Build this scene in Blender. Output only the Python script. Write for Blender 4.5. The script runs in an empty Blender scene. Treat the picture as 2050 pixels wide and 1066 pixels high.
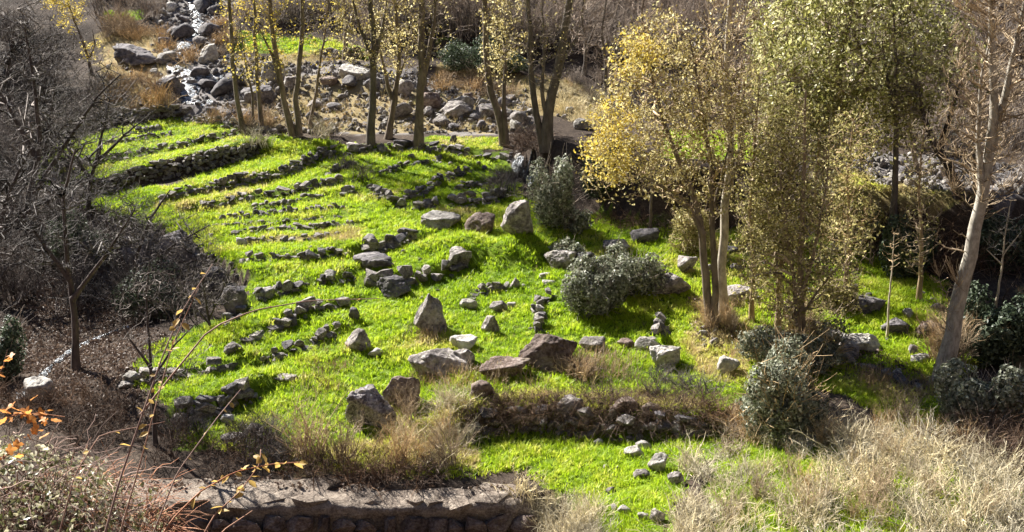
import bpy, bmesh, math, random
import numpy as np

# ------------------------------------------------------------------ camera, sky, sun, exposure
SC = bpy.context.scene
COL = SC.collection
R_ = math.radians
F_PX, PITCH = 2300.0, R_(17.0)                     # focal length in photo pixels (2050 wide), camera looks down a hillside
CAM = np.array([0.0, 0.0, 12.0])
cd = bpy.data.cameras.new('camera'); cam = bpy.data.objects.new('camera', cd); COL.objects.link(cam)
cam.location = CAM; cam.rotation_euler = (math.pi/2 - PITCH, 0, 0)
cd.sensor_width = 36; cd.lens = 36*F_PX/2050; cd.clip_end = 2000; cd.clip_start = 0.1
SC.camera = cam

SUN_AZ = R_(-44)          # measured from +y (away from the camera) towards +x; negative = to the left
SUN_EL = R_(37)
sun_dir = np.array([math.sin(SUN_AZ)*math.cos(SUN_EL), math.cos(SUN_AZ)*math.cos(SUN_EL), math.sin(SUN_EL)])
W = bpy.data.worlds.new('World'); SC.world = W; W.use_nodes = True
wn = W.node_tree.nodes; wl = W.node_tree.links
bg = wn['Background']; sky = wn.new('ShaderNodeTexSky'); sky.sky_type = 'NISHITA'; sky.sun_disc = False
sky.sun_elevation = SUN_EL; sky.sun_rotation = SUN_AZ
sky.altitude = 3200; sky.dust_density = 0.3; sky.air_density = 0.9
wl.new(sky.outputs[0], bg.inputs[0]); bg.inputs[1].default_value = 0.05
sl = bpy.data.lights.new('sun', 'SUN'); sl.energy = 5.0; sl.angle = R_(0.55); sl.color = (1, 0.96, 0.89)
so = bpy.data.objects.new('sun', sl); COL.objects.link(so)
from mathutils import Vector
so.rotation_euler = Vector(sun_dir).to_track_quat('Z', 'Y').to_euler()
so.location = (-20, 30, 60)
SC.view_settings.view_transform = 'Standard'; SC.view_settings.look = 'None'
SC.view_settings.exposure = 1.7; SC.view_settings.gamma = 1.0
SC.view_settings.use_curve_mapping = False
SC.render.engine = 'CYCLES'
SC.cycles.max_bounces = 3; SC.cycles.diffuse_bounces = 1; SC.cycles.glossy_bounces = 2
SC.cycles.transmission_bounces = 4; SC.cycles.transparent_max_bounces = 4
SC.cycles.use_denoising = True
SC.cycles.use_adaptive_sampling = True; SC.cycles.adaptive_threshold = 0.02
SC.cycles.sample_clamp_indirect = 4.0

# ------------------------------------------------------------------ pixel <-> world helpers
cp, sp = math.cos(PITCH), math.sin(PITCH)
def ray(px, py):
    a, b = (px - 1025)/F_PX, (533 - py)/F_PX
    return np.array([a, cp + b*sp, -sp + b*cp])
def at(px, py, y):                                  # the point on a pixel's ray at forward distance y
    d = ray(px, py); return CAM + d*(y/d[1])
def proj(p):
    q = np.asarray(p) - CAM
    w = q[..., 1]*cp - q[..., 2]*sp
    return np.stack([1025 + F_PX*q[..., 0]/w, 533 - F_PX*(q[..., 1]*sp + q[..., 2]*cp)/w], -1)

# ------------------------------------------------------------------ noise
def _hash(ix, iy, iz, seed):
    h = (ix*374761393 + iy*668265263 + iz*1274126177 + seed*974711) & 0xffffffff
    h = ((h ^ (h >> 13))*1103515245) & 0xffffffff
    return ((h ^ (h >> 16)) & 0xffff)/65535.0
def vn3(p, seed=0):
    p = np.asarray(p, float); f0 = np.floor(p); i = f0.astype(np.int64); f = p - f0; f = f*f*(3 - 2*f)
    r = 0
    for dx in (0, 1):
        for dy in (0, 1):
            for dz in (0, 1):
                w = (f[..., 0] if dx else 1 - f[..., 0])*(f[..., 1] if dy else 1 - f[..., 1])*(f[..., 2] if dz else 1 - f[..., 2])
                r = r + w*_hash(i[..., 0]+dx, i[..., 1]+dy, i[..., 2]+dz, seed)
    return r*2 - 1
def fbm(p, oct=4, seed=0):
    p = np.asarray(p, float); r = 0; a = 1.0
    for k in range(oct):
        r = r + a*vn3(p*(2**k) + 13.7*k, seed + k); a *= 0.5
    return r/1.9
def fbm2(x, y, s, oct=3, seed=0):
    return fbm(np.stack([x/s, y/s, np.zeros_like(x) + seed*1.7], -1), oct, seed)

# ------------------------------------------------------------------ terrain: control points (pixel, pixel, distance, offset)
CP = [(700,900,22),(700,800,24),(700,700,26.5),(700,600,29.5),(700,500,33),(700,400,37.5),(700,300,43),(700,250,46),(700,190,49.5),(700,100,55),(700,0,61.5),
 (400,900,22),(380,800,24.2),(400,700,26.8),(450,600,29.6),(420,400,38),(400,300,43.5),(400,230,47.5),(350,150,52.5),(350,80,57),(350,0,63),
 (1000,900,22),(1000,800,24,),(1000,700,26.5),(1000,600,29.5),(1000,500,33),(1000,400,37.5),(1000,300,43),(1000,250,46.5),(1000,190,50),(1000,100,55.5),(1000,0,62),
 (150,700,27.3,-.3),(20,720,27,-.3),(80,600,31.2,-.7),(250,600,30.5,-.6),(60,500,35,-.9),(230,500,34,-.7),(250,400,38.5),(60,400,39,-.5),(150,300,44),(0,280,46),(100,200,50.5),(50,100,57),(50,0,63),
 (1250,900,21.5),(1300,1000,19.3),(1250,800,23.8),(1300,700,26.3),(1250,600,29.3),(1250,500,32.6),(1220,440,35),
 (1450,800,23.7),(1500,700,26.2),(1550,600,29),(1550,500,32),(1400,480,33),
 (1750,750,24.8),(1800,650,27.4),(1800,560,30),(1750,500,32),(1950,760,24.3),(2000,650,27),(2000,550,30),(1950,480,32.5),
 (1420,250,42,-1.1),(1250,260,41.5,-1.1),(1400,200,47.5,-.65),(1400,100,55,-.3),(1400,0,61.5),
 (1760,350,37.5,-1.0),(1950,370,36.5,-1.0),(1760,280,43,-.65),(1950,280,43,-.65),(1760,180,49.5,-.4),(1950,180,50,-.4),(1760,80,56),(1950,80,56.5),(1900,0,62),
 (1300,1066,17.9),(1500,1000,18.6),(1600,1066,17),(1900,1050,17),(1900,950,19.2),(1900,850,21.8),(1650,880,21.2),(2000,1000,18)]
ctrl = []
for c in CP:
    p = at(*c[:3]); ctrl.append((p[0], p[1], p[2] + (c[3] if len(c) > 3 else 0)))
ctrl += [(-14,0,10.3),(0,0,10.3),(14,0,10.3),(-14,4,7.8),(0,4,7.8),(14,4,7.8),(-3,6,8.3),(-4.5,7,7.5),(-5,9.5,5.4),(0,8,4.2),(10,8,4.2),(-12,12,2.0),(0,12,1.3),(8,12,2.2),
         (-12,17,.9),(-4,17,1.0),(1.0,16.5,1.0),(7,14.5,2.1),(14,14,2.4),(-34,20,2.5),(-34,40,5),(-40,62,9),(34,20,3),(36,40,6),(40,62,9.5),(-16,22,1.3),(18,22,2)]
ctrl = np.array(ctrl)
def _tps_U(r2): return np.where(r2 > 1e-9, r2*np.log(r2 + 1e-12), 0)
n_ = len(ctrl); K = _tps_U(((ctrl[:, None, :2] - ctrl[None, :, :2])**2).sum(-1)) + np.eye(n_)*6.0
Pm = np.c_[np.ones(n_), ctrl[:, :2]]
A_ = np.zeros((n_+3, n_+3)); A_[:n_, :n_] = K; A_[:n_, n_:] = Pm; A_[n_:, :n_] = Pm.T
wt = np.linalg.solve(A_, np.r_[ctrl[:, 2], 0, 0, 0])
def tps(x, y):
    xc, yc = np.clip(x, -40, 40), np.clip(y, 0, 66)
    out = wt[n_] + wt[n_+1]*xc + wt[n_+2]*yc
    for i in range(n_):
        out = out + wt[i]*_tps_U((xc - ctrl[i, 0])**2 + (yc - ctrl[i, 1])**2)
    return out + 0.52*np.maximum(y - 66, 0) + 0.45*np.maximum(np.abs(x) - 40, 0) + 0.75*np.maximum(-y - 3, 0)  # unseen slopes outside the view, steepened to block sky light
GX0, GX1, GY0, GY1, GS = -46.0, 46.0, -2.0, 76.0, 0.25
gx = np.arange(GX0, GX1 + GS/2, GS); gy = np.arange(GY0, GY1 + GS/2, GS)
GXX, GYY = np.meshgrid(gx, gy)                       # [iy, ix]
H = tps(GXX.ravel(), GYY.ravel()).reshape(GXX.shape)
def hz(x, y):
    x = np.asarray(x, float); y = np.asarray(y, float)
    fx = np.clip((x - GX0)/GS, 0, len(gx) - 1.001); fy = np.clip((y - GY0)/GS, 0, len(gy) - 1.001)
    ix = fx.astype(int); iy = fy.astype(int); u = fx - ix; v = fy - iy
    return (H[iy, ix]*(1-u)*(1-v) + H[iy, ix+1]*u*(1-v) + H[iy+1, ix]*(1-u)*v + H[iy+1, ix+1]*u*v)
_T = np.concatenate([np.arange(4, 70, 0.12), np.arange(70, 160, 0.5)])
def hit(px, py):
    d = ray(px, py); d = d/np.linalg.norm(d)
    p = CAM + _T[:, None]*d; g = p[:, 2] - hz(p[:, 0], p[:, 1])
    k = np.argmax(g < 0)
    if g[k] >= 0: k = len(_T) - 1
    a = g[k-1]/(g[k-1] - g[k] + 1e-9); t = _T[k-1] + a*(_T[k] - _T[k-1])
    q = CAM + t*d; q[2] = hz(q[0], q[1]); return q
def ppm(p):                                          # photo pixels per metre at a point
    q = np.asarray(p) - CAM; return F_PX/(q[1]*cp - q[2]*sp)
def hits(poly): return np.array([hit(*p) for p in poly])
def dens(poly, step=25):
    out = []
    for a, b in zip(poly[:-1], poly[1:]):
        n = max(1, int(math.dist(a, b)/step))
        for k in range(n): out.append((a[0] + (b[0]-a[0])*k/n, a[1] + (b[1]-a[1])*k/n))
    return out + [poly[-1]]
def inpoly(x, y, poly):
    x = np.asarray(x); y = np.asarray(y); r = np.zeros(x.shape, bool); n = len(poly)
    for i in range(n):
        x0, y0 = poly[i][:2]; x1, y1 = poly[(i+1) % n][:2]
        c = ((y0 > y) != (y1 > y)) & (x < (x1 - x0)*(y - y0)/((y1 - y0) + 1e-12) + x0); r ^= c
    return r
def wpoly(poly): return hits(dens(poly, 60))[:, :2]

# walls: (name of the wall, pixel polyline from left to right, step height, blend length, wall height, stone size, label)
WALLS = [
 ('top_left', [(60,262),(180,250),(260,238),(330,228),(375,226)], .45, 2.5, .55, .26, 'dark dry stone wall at the far edge of the upper left field'),
 ('stream_edge', [(372,228),(400,243),(440,253),(490,260)], .1, 1, .3, .24, 'low pale stone line between the stream boulders and upper field'),
 ('w2', [(268,263),(325,252)], .15, .8, .25, .2, 'short dark stone row inside the upper left field, nearest the stream'),
 ('w3', [(200,292),(270,282),(350,268)], .12, .8, .2, .18, 'faint broken stone row across middle of the upper left field'),
 ('w4', [(120,338),(190,330),(260,318),(340,301),(400,286),(478,268)], .3, 1.4, .28, .2, 'low stone wall just above the tall dark wall in upper left field'),
 ('w5', [(150,385),(230,372),(290,356),(360,338),(400,327),(460,309),(512,293)], .7, 2.5, .66, .2, 'tallest dark dry stone wall with a broad shaded face, upper left'),
 ('w6', [(320,402),(380,383),(440,368),(500,357),(560,342),(610,324),(645,307),(668,294)], .4, 1.4, .42, .21, 'long diagonal dry stone wall climbing to the bush under the trees'),
 ('w7', [(395,415),(450,405),(500,394),(530,389),(580,382),(620,371),(692,361)], .32, 1.2, .36, .24, 'jagged dark dry stone wall with upright stones on its top'),
 ('w8', [(505,417),(565,406),(600,398),(645,391)], .2, .8, .2, .2, 'short dark stone row, first below the jagged wall'),
 ('w8b', [(680,387),(706,376)], .2, .7, .28, .24, 'tiny stone heap at the end of the short dark row'),
 ('w9', [(430,440),(510,431),(570,425),(620,421),(685,415)], .14, .7, .17, .17, 'thin row of small stones, second below the jagged wall'),
 ('w10', [(420,457),(500,450),(560,445),(610,439),(700,431)], .14, .7, .13, .15, 'faint row of pebbles, third below the jagged wall'),
 ('w11', [(470,474),(530,468),(600,461),(660,455),(715,449)], .16, .7, .17, .18, 'low stone row above the reddish strip of soil'),
 ('w12', [(478,495),(545,491),(600,485),(640,480),(680,474)], .2, .8, .2, .18, 'low stone row below the reddish strip of soil'),
 ('w13', [(486,545),(530,534),(570,528),(620,521),(660,514),(698,508)], .28, 1, .26, .21, 'low stone wall ending beside the round dark boulder'),
 ('w14', [(510,597),(560,582),(610,567),(640,559),(670,554),(708,543)], .32, 1.1, .3, .24, 'curving stone wall running up to the round dark boulder'),
 ('w15', [(490,688),(515,673),(545,662),(580,646),(605,628),(650,612),(688,596)], .3, 1.1, .28, .26, 'line of large loose stones curving up the middle of lower field'),
 ('w16', [(525,722),(560,709),(595,694),(640,676),(682,652)], .25, 1, .26, .23, 'broken stone row half hidden by dry weeds in lower field'),
 ('w17', [(255,760),(320,752),(370,748),(400,744),(440,740),(488,732)], .3, 1, .34, .26, 'shaded stone row at the lower left edge of the field'),
 ('w18', [(345,838),(380,828),(430,812),(470,793),(515,776)], .5, 1.3, .55, .29, 'shaded retaining wall of big stones at the lower left'),
 ('w19', [(648,345),(672,334),(705,322)], .2, .8, .3, .24, 'stone heap under the small grey bush in the upper field'),
 ('w20', [(743,368),(762,382),(780,397),(800,404)], .12, .7, .25, .26, 'diagonal row of pale stones dropping toward the flat slab'),
 ('w20b', [(800,406),(835,410),(878,407)], .15, .7, .28, .27, 'dark stone row just behind the flat pale slab'),
 ('w21', [(802,400),(832,391),(866,368),(900,357),(937,337)], .25, .9, .36, .24, 'slanting dry stone wall behind the flat slab'),
 ('w22', [(755,343),(790,332),(830,325),(882,316)], .15, .8, .2, .2, 'thin stone row crossing the striped tree shadows'),
 ('w23', [(690,296),(760,292),(800,293),(870,296),(920,303),(980,308),(1022,313),(1050,330)], .3, 1.2, .32, .25, 'dark stone edge along the foot of the row of trees'),
 ('w24', [(893,402),(930,407),(985,400),(1004,388)], .35, .9, .45, .24, 'small curved wall with a dark face behind the angular boulders'),
 ('w25', [(912,373),(950,368),(1002,353)], .2, .8, .26, .23, 'short stone row above the small curved dark wall'),
 ('w26', [(735,505),(762,496),(800,486),(826,474)], .45, 1, .5, .28, 'curved shaded wall left of the flat pale slab'),
 ('w27', [(738,556),(780,560),(840,556),(882,542),(918,520),(940,518)], .45, 1.1, .5, .34, 'curved retaining wall of big grey blocks in the middle of the field'),
 ('w29', [(935,600),(942,587),(965,576),(1000,573),(1022,572)], .08, .6, .2, .2, 'hooked row of small stones leading to the pointed stone'),
 ('w31', [(1072,670),(1076,648),(1070,627),(1077,607),(1110,600)], 0, .6, .3, .22, 'narrow upright row of stones leading up to the dark bush'),
 ('w32', [(1300,692),(1316,676),(1318,662),(1308,642)], 0, .6, .4, .3, 'short piled row of stones behind the round pale boulder'),
 ('w34', [(1625,652),(1650,664),(1680,680),(1700,702),(1722,722)], .1, .8, .3, .32, 'line of pale stones beside the long flat boulder on the right'),
 ('w34b', [(1722,722),(1770,742),(1810,758),(1852,776)], .1, .8, .2, .24, 'broken line of pale stones running to the foot of the bare poplar'),
 ('w36', [(150,425),(200,432),(262,455),(330,480),(395,520),(450,548),(484,566)], .9, 1.6, .55, .34, 'tumbled stone bank along the left edge of the terraces'),
 ('w37', [(484,566),(492,600),(480,640)], .2, 1, .4, .3, 'small stone pile at the left corner of the terraces'),
 ('brush_wall', [(935,850),(1000,838),(1080,838),(1160,842),(1240,850),(1330,852),(1420,850)], .7, 1.6, .55, .3, 'shaded terrace wall under the dead brown brush'),
 ('far_left', [(-20,345),(60,350),(140,352)], .4, 1.5, .3, .3, 'stone edge behind the leafless thicket at far left'),
 ('rubble_edge', [(450,262),(560,258),(640,262)], .2, 1, .2, .25, 'broken stone edge at the foot of the five thin trees'),
 ('right_terrace', [(1700,352),(1760,372),(1830,380),(1900,388),(1960,384),(2050,372)], .25, 1.2, .3, .3, 'rough stone line along the yellow grass ledge on the right'),
 ('upper_far', [(640,112),(720,116)], .3, 1.5, .3, .3, 'small far terrace edge under a bright strip of grass'),
 ('far_terrace', [(860,100),(930,96),(1010,100)], .9, 2, .3, .35, 'far shaded terrace edge above the blue green bush'),
 ('far_terrace', [(860,150),(930,152),(1010,156)], .7, 2, .3, .35, 'far shaded terrace edge below the blue green bush'),
]
BANK = [(1085,372),(1120,396),(1200,424),(1330,446),(1450,440),(1560,460),(1660,492),(1800,506),(1900,510),(2090,512)]
FRONT = [(150,985),(300,985),(700,983),(1000,984),(1085,988)]

def polydist(x, y, P):                               # signed distance (positive: left of the direction of travel), overshoot past ends, arc position
    best = np.full(x.shape, 1e9); sgn = np.zeros(x.shape); over = np.zeros(x.shape); arc = np.zeros(x.shape); s0 = 0
    for i in range(len(P) - 1):
        a, b = P[i], P[i+1]; d = b - a; L = np.hypot(*d); d = d/L
        tx, ty = x - a[0], y - a[1]; t = tx*d[0] + ty*d[1]; tc = np.clip(t, 0, L)
        dx, dy = tx - tc*d[0], ty - tc*d[1]; dd = np.hypot(dx, dy); m = dd < best
        cr = d[0]*ty - d[1]*tx
        best = np.where(m, dd, best); sgn = np.where(m, np.sign(cr), sgn)
        ov = np.zeros(x.shape)
        if i == 0: ov = np.maximum(-t, 0)
        if i == len(P) - 2: ov = np.maximum(ov, t - L)
        over = np.where(m, ov, over); arc = np.where(m, s0 + tc, arc); s0 += L
    return best*sgn, over, arc
WW = [hits(dens(w[1], 30))[:, :2] for w in WALLS]
bank_w = hits(dens(BANK, 40))[:, :2]; front_w = hits(dens(FRONT, 60))[:, :2]
front_y = float(np.mean(front_w[:, 1])); 
dH = np.zeros_like(H)
for (nm, pl, h, L, wh, ss, lab), P in zip(WALLS, WW):
    if h <= 0: continue
    mg = L*4 + 1
    j0, j1 = np.searchsorted(gx, [P[:, 0].min() - mg, P[:, 0].max() + mg]); i0, i1 = np.searchsorted(gy, [P[:, 1].min() - mg, P[:, 1].max() + mg])
    X, Y = GXX[i0:i1, j0:j1], GYY[i0:i1, j0:j1]
    s, ov, arc = polydist(X, Y, P)
    dz = np.tanh(s/.14)*np.exp(-np.abs(s)/L)*np.exp(-(ov/.7)**2)*h/2
    dH[i0:i1, j0:j1] += dz
s, ov, arc = polydist(GXX, GYY, bank_w)
wob = fbm2(GXX, GYY, 2.2, 3, 5)*.7
hb = 1.75
dH += hb*(1/(1 + np.exp(-(s + wob)/.16)))*np.exp(-np.maximum(s, 0)/10)*np.exp(-(ov/2.0)**2)
# front retaining wall: ground drops in front of it
s, ov, arc = polydist(GXX, GYY, front_w)
FW0, FW1 = front_w[0, 0], front_w[-1, 0]
dH -= np.where(s < 0, 2.0*np.exp(-np.maximum(-s - 3, 0)/2.0), 0)*np.clip((FW1 + .5 - GXX)/.8, 0, 1)*np.clip((GXX - FW0 + 2.5)/1.5, 0, 1)
H = H + dH
# small relief; grassy hummocks under the angular boulder
H += fbm2(GXX, GYY, 2.6, 3, 1)*.17 + fbm2(GXX, GYY, .8, 2, 2)*.06
H += np.where(GYY > 47, fbm2(GXX, GYY, 4, 3, 3)*.45*np.clip((GYY-47)/4, 0, 1), 0)
for (px, py, rx, ry, hh) in [(1050,498,.62,.5,.5),(1015,512,.6,.45,.42),(940,495,.7,.5,.36),(1065,520,.45,.35,.32),(860,500,.8,.5,.25),(1110,470,.6,.4,.3),(1160,610,.7,.5,.25),(640,640,.8,.5,.2)]:
    c = hit(px, py); H += hh*np.exp(-((GXX-c[0])/rx)**2 - ((GYY-c[1])/ry)**2)

# ------------------------------------------------------------------ mesh and object helpers
def mesh_np(name, V, Fc, mat=None, smooth=True):
    V = np.ascontiguousarray(V, dtype=np.float32).reshape(-1, 3); Fc = np.ascontiguousarray(Fc, dtype=np.int32); k = Fc.shape[1]
    m = bpy.data.meshes.new(name)
    m.vertices.add(len(V)); m.vertices.foreach_set('co', V.ravel())
    m.loops.add(Fc.size); m.loops.foreach_set('vertex_index', Fc.ravel())
    m.polygons.add(len(Fc)); m.polygons.foreach_set('loop_start', np.arange(0, Fc.size, k, dtype=np.int32))
    m.polygons.foreach_set('loop_total', np.full(len(Fc), k, dtype=np.int32))
    m.polygons.foreach_set('use_smooth', np.full(len(Fc), smooth))
    m.update(calc_edges=True)
    if mat is not None: m.materials.append(mat)
    return m
def link(name, data, parent=None, loc=(0, 0, 0), rot=(0, 0, 0), scl=(1, 1, 1)):
    o = bpy.data.objects.new(name, data); COL.objects.link(o)
    o.location = loc; o.rotation_euler = rot; o.scale = scl
    if parent is not None: o.parent = parent
    return o
def tag(o, label=None, cat=None, group=None, kind=None):
    if label: o['label'] = label
    if cat: o['category'] = cat
    if group: o['group'] = group
    if kind: o['kind'] = kind
    return o
def thing(name, loc, label, cat, group=None):
    return tag(link(name, None, None, [float(v) for v in loc]), label, cat, group)

# ------------------------------------------------------------------ materials
def newmat(name):
    m = bpy.data.materials.new(name); m.use_nodes = True; nt = m.node_tree
    return m, nt, nt.nodes, nt.links, nt.nodes['Principled BSDF'], nt.nodes['Material Output']
def ramp(nodes, stops, interp='LINEAR'):
    r = nodes.new('ShaderNodeValToRGB'); cr = r.color_ramp; cr.interpolation = interp
    while len(cr.elements) < len(stops): cr.elements.new(0.5)
    for e, (p, c) in zip(cr.elements, stops): e.position = p; e.color = (*c, 1)
    return r
def noise_n(nodes, links, coord, scale, detail=5, rough=.6, out='Fac'):
    n = nodes.new('ShaderNodeTexNoise'); n.inputs['Scale'].default_value = scale; n.inputs['Detail'].default_value = detail
    n.inputs['Roughness'].default_value = rough
    if coord is not None: links.new(coord, n.inputs['Vector'])
    return n.outputs[out]
def mixc(nodes, links, fac, a, b, mode='MIX'):
    m = nodes.new('ShaderNodeMix'); m.data_type = 'RGBA'; m.blend_type = mode
    for s, v in ((m.inputs[0], fac), (m.inputs[6], a), (m.inputs[7], b)):
        if isinstance(v, (int, float)): s.default_value = v
        elif isinstance(v, tuple): s.default_value = (*v, 1)
        else: links.new(v, s)
    return m.outputs[2]
def mathn(nodes, links, op, a, b=None, clamp=False):
    m = nodes.new('ShaderNodeMath'); m.operation = op; m.use_clamp = clamp
    for s, v in ((m.inputs[0], a), (m.inputs[1], b)):
        if v is None: continue
        if isinstance(v, (int, float)): s.default_value = v
        else: links.new(v, s)
    return m.outputs[0]
def mat_rock(name, dark, mid, pale, lichen=(.30, .28, .19), scale=1.0, bump=.6):
    m, nt, N, L, P, O = newmat(name)
    tc = N.new('ShaderNodeTexCoord'); oi = N.new('ShaderNodeObjectInfo')
    add = N.new('ShaderNodeVectorMath'); add.operation = 'ADD'; L.new(tc.outputs['Object'], add.inputs[0])
    cmb = N.new('ShaderNodeCombineXYZ'); r10 = mathn(N, L, 'MULTIPLY', oi.outputs['Random'], 37.0)
    L.new(r10, cmb.inputs[0]); L.new(r10, cmb.inputs[1]); L.new(cmb.outputs[0], add.inputs[1])
    co = add.outputs[0]
    n1 = noise_n(N, L, co, 2.2*scale, 6, .65); n2 = noise_n(N, L, co, 11*scale, 6, .7)
    f = mathn(N, L, 'ADD', mathn(N, L, 'MULTIPLY', n1, .5), mathn(N, L, 'MULTIPLY', n2, .5))
    c = ramp(N, [(.36, tuple(v*.55 for v in dark)), (.44, dark), (.52, mid), (.62, pale)]); L.new(f, c.inputs[0])
    n3 = noise_n(N, L, co, 5*scale, 4, .6); lf = ramp(N, [(.56, (0, 0, 0)), (.66, (1, 1, 1))]); L.new(n3, lf.inputs[0])
    col = mixc(N, L, mathn(N, L, 'MULTIPLY', lf.outputs[0], .55), c.outputs[0], lichen)
    val = N.new('ShaderNodeHueSaturation'); L.new(col, val.inputs['Color'])
    L.new(mathn(N, L, 'ADD', mathn(N, L, 'MULTIPLY', oi.outputs['Random'], .55), .72), val.inputs['Value'])
    L.new(val.outputs[0], P.inputs['Base Color']); P.inputs['Roughness'].default_value = .85
    P.inputs['Specular IOR Level'].default_value = .25
    vor = N.new('ShaderNodeTexVoronoi'); vor.inputs['Scale'].default_value = 6*scale; vor.feature = 'F1'; L.new(co, vor.inputs['Vector'])
    n4 = noise_n(N, L, co, 32*scale, 3, .7)
    b = N.new('ShaderNodeBump'); b.inputs['Strength'].default_value = bump; b.inputs['Distance'].default_value = .09
    L.new(mathn(N, L, 'ADD', mathn(N, L, 'ADD', n2, n1), mathn(N, L, 'ADD', mathn(N, L, 'MULTIPLY', vor.outputs[0], .5), mathn(N, L, 'MULTIPLY', n4, .25))), b.inputs['Height'])
    L.new(b.outputs[0], P.inputs['Normal'])
    return m
def mat_leaf(name, stops, trans=.45, rough=.55, spec=.3, objvar=.25):
    m, nt, N, L, P, O = newmat(name)
    g = N.new('ShaderNodeNewGeometry'); c = ramp(N, stops); L.new(g.outputs['Random Per Island'], c.inputs[0])
    oi = N.new('ShaderNodeObjectInfo'); hs = N.new('ShaderNodeHueSaturation'); L.new(c.outputs[0], hs.inputs['Color'])
    L.new(mathn(N, L, 'ADD', mathn(N, L, 'MULTIPLY', oi.outputs['Random'], objvar), 1 - objvar/2), hs.inputs['Value'])
    L.new(hs.outputs[0], P.inputs['Base Color']); P.inputs['Roughness'].default_value = rough; P.inputs['Specular IOR Level'].default_value = spec
    t = N.new('ShaderNodeBsdfTranslucent'); L.new(hs.outputs[0], t.inputs['Color'])
    mx = N.new('ShaderNodeMixShader'); mx.inputs[0].default_value = trans
    L.new(P.outputs[0], mx.inputs[1]); L.new(t.outputs[0], mx.inputs[2]); L.new(mx.outputs[0], O.inputs['Surface'])
    return m
def mat_bark(name, a, b, scale=6, zs=.35, island=.25):
    m, nt, N, L, P, O = newmat(name)
    tc = N.new('ShaderNodeTexCoord'); mp = N.new('ShaderNodeMapping'); mp.inputs['Scale'].default_value = (1, 1, zs); L.new(tc.outputs['Object'], mp.inputs[0])
    n = noise_n(N, L, mp.outputs[0], scale, 6, .7); c = ramp(N, [(.35, a), (.65, b)]); L.new(n, c.inputs[0])
    g = N.new('ShaderNodeNewGeometry'); hs = N.new('ShaderNodeHueSaturation'); L.new(c.outputs[0], hs.inputs['Color'])
    oi = N.new('ShaderNodeObjectInfo')
    L.new(mathn(N, L, 'ADD', mathn(N, L, 'ADD', mathn(N, L, 'MULTIPLY', g.outputs['Random Per Island'], island*2), mathn(N, L, 'MULTIPLY', oi.outputs['Random'], .5)), .75 - island), hs.inputs['Value'])
    L.new(mathn(N, L, 'ADD', mathn(N, L, 'MULTIPLY', oi.outputs['Random'], .5), .75), hs.inputs['Saturation'])
    L.new(hs.outputs[0], P.inputs['Base Color']); P.inputs['Roughness'].default_value = .85; P.inputs['Specular IOR Level'].default_value = .2
    bp = N.new('ShaderNodeBump'); bp.inputs['Strength'].default_value = .4; bp.inputs['Distance'].default_value = .02; L.new(n, bp.inputs['Height']); L.new(bp.outputs[0], P.inputs['Normal'])
    return m
def mat_blade(name, stops, trans=.5, tipmix=None):
    m, nt, N, L, P, O = newmat(name)
    a = N.new('ShaderNodeAttribute'); a.attribute_type = 'INSTANCER'; a.attribute_name = 'tint'
    g = N.new('ShaderNodeNewGeometry')
    f = mathn(N, L, 'ADD', a.outputs['Fac'], mathn(N, L, 'MULTIPLY', mathn(N, L, 'SUBTRACT', g.outputs['Random Per Island'], .5), .22), True)
    c = ramp(N, stops); L.new(f, c.inputs[0])
    L.new(c.outputs[0], P.inputs['Base Color']); P.inputs['Roughness'].default_value = .5; P.inputs['Specular IOR Level'].default_value = .25
    t = N.new('ShaderNodeBsdfTranslucent'); L.new(c.outputs[0], t.inputs['Color'])
    mx = N.new('ShaderNodeMixShader'); mx.inputs[0].default_value = trans
    L.new(P.outputs[0], mx.inputs[1]); L.new(t.outputs[0], mx.inputs[2]); L.new(mx.outputs[0], O.inputs['Surface'])
    return m

M = {}
M['rock'] = mat_rock('grey_field_stone', (.13, .115, .105), (.30, .27, .25), (.52, .48, .44))
M['boulder'] = mat_rock('weathered_boulder', (.15, .13, .122), (.33, .295, .275), (.54, .50, .46), scale=.9, bump=.9)
M['pale'] = mat_rock('pale_boulder', (.26, .24, .22), (.45, .42, .38), (.62, .59, .54), lichen=(.42, .40, .30), scale=.8, bump=.8)
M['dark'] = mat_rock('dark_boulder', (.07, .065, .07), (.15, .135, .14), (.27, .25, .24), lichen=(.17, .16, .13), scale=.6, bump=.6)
M['brown'] = mat_rock('reddish_brown_boulder', (.11, .075, .06), (.22, .165, .14), (.36, .30, .26), lichen=(.26, .22, .15), scale=.8, bump=.8)
M['pitted'] = mat_rock('pitted_boulder', (.13, .11, .115), (.40, .36, .355), (.62, .57, .55), scale=1.6, bump=1.0)
M['bark_grey'] = mat_bark('grey_bark', (.10, .08, .065), (.27, .22, .17))
M['bark_pale'] = mat_bark('pale_poplar_bark', (.30, .255, .195), (.66, .60, .49), 9, .5)
M['bark_tan'] = mat_bark('tan_bark', (.22, .16, .10), (.46, .36, .24))
M['bark_dark'] = mat_bark('dark_bark', (.05, .04, .038), (.13, .105, .095))
M['twig_purple'] = mat_bark('grey_brown_twigs', (.06, .051, .047), (.25, .22, .20), 3, 1, .8)
M['twig_brown'] = mat_bark('hazy_brown_twigs', (.20, .16, .13), (.44, .37, .31), 3, 1, .6)  # brown lightened to put distance haze into the colour
M['twig_tan'] = mat_bark('tan_twigs', (.34, .24, .14), (.62, .48, .31), 3, 1, .55)
M['straw'] = mat_bark('straw_stems', (.50, .43, .28), (.82, .73, .52), 3, 1, .6)
M['straw_rust'] = mat_bark('rusty_dry_stems', (.34, .235, .14), (.62, .48, .31), 3, 1, .55)
M['cane_red'] = mat_bark('reddish_cane', (.26, .13, .09), (.52, .33, .24), 3, 1, .6)
M['brush'] = mat_bark('dead_brush', (.08, .052, .037), (.22, .15, .105), 3, 1, .7)
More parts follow.
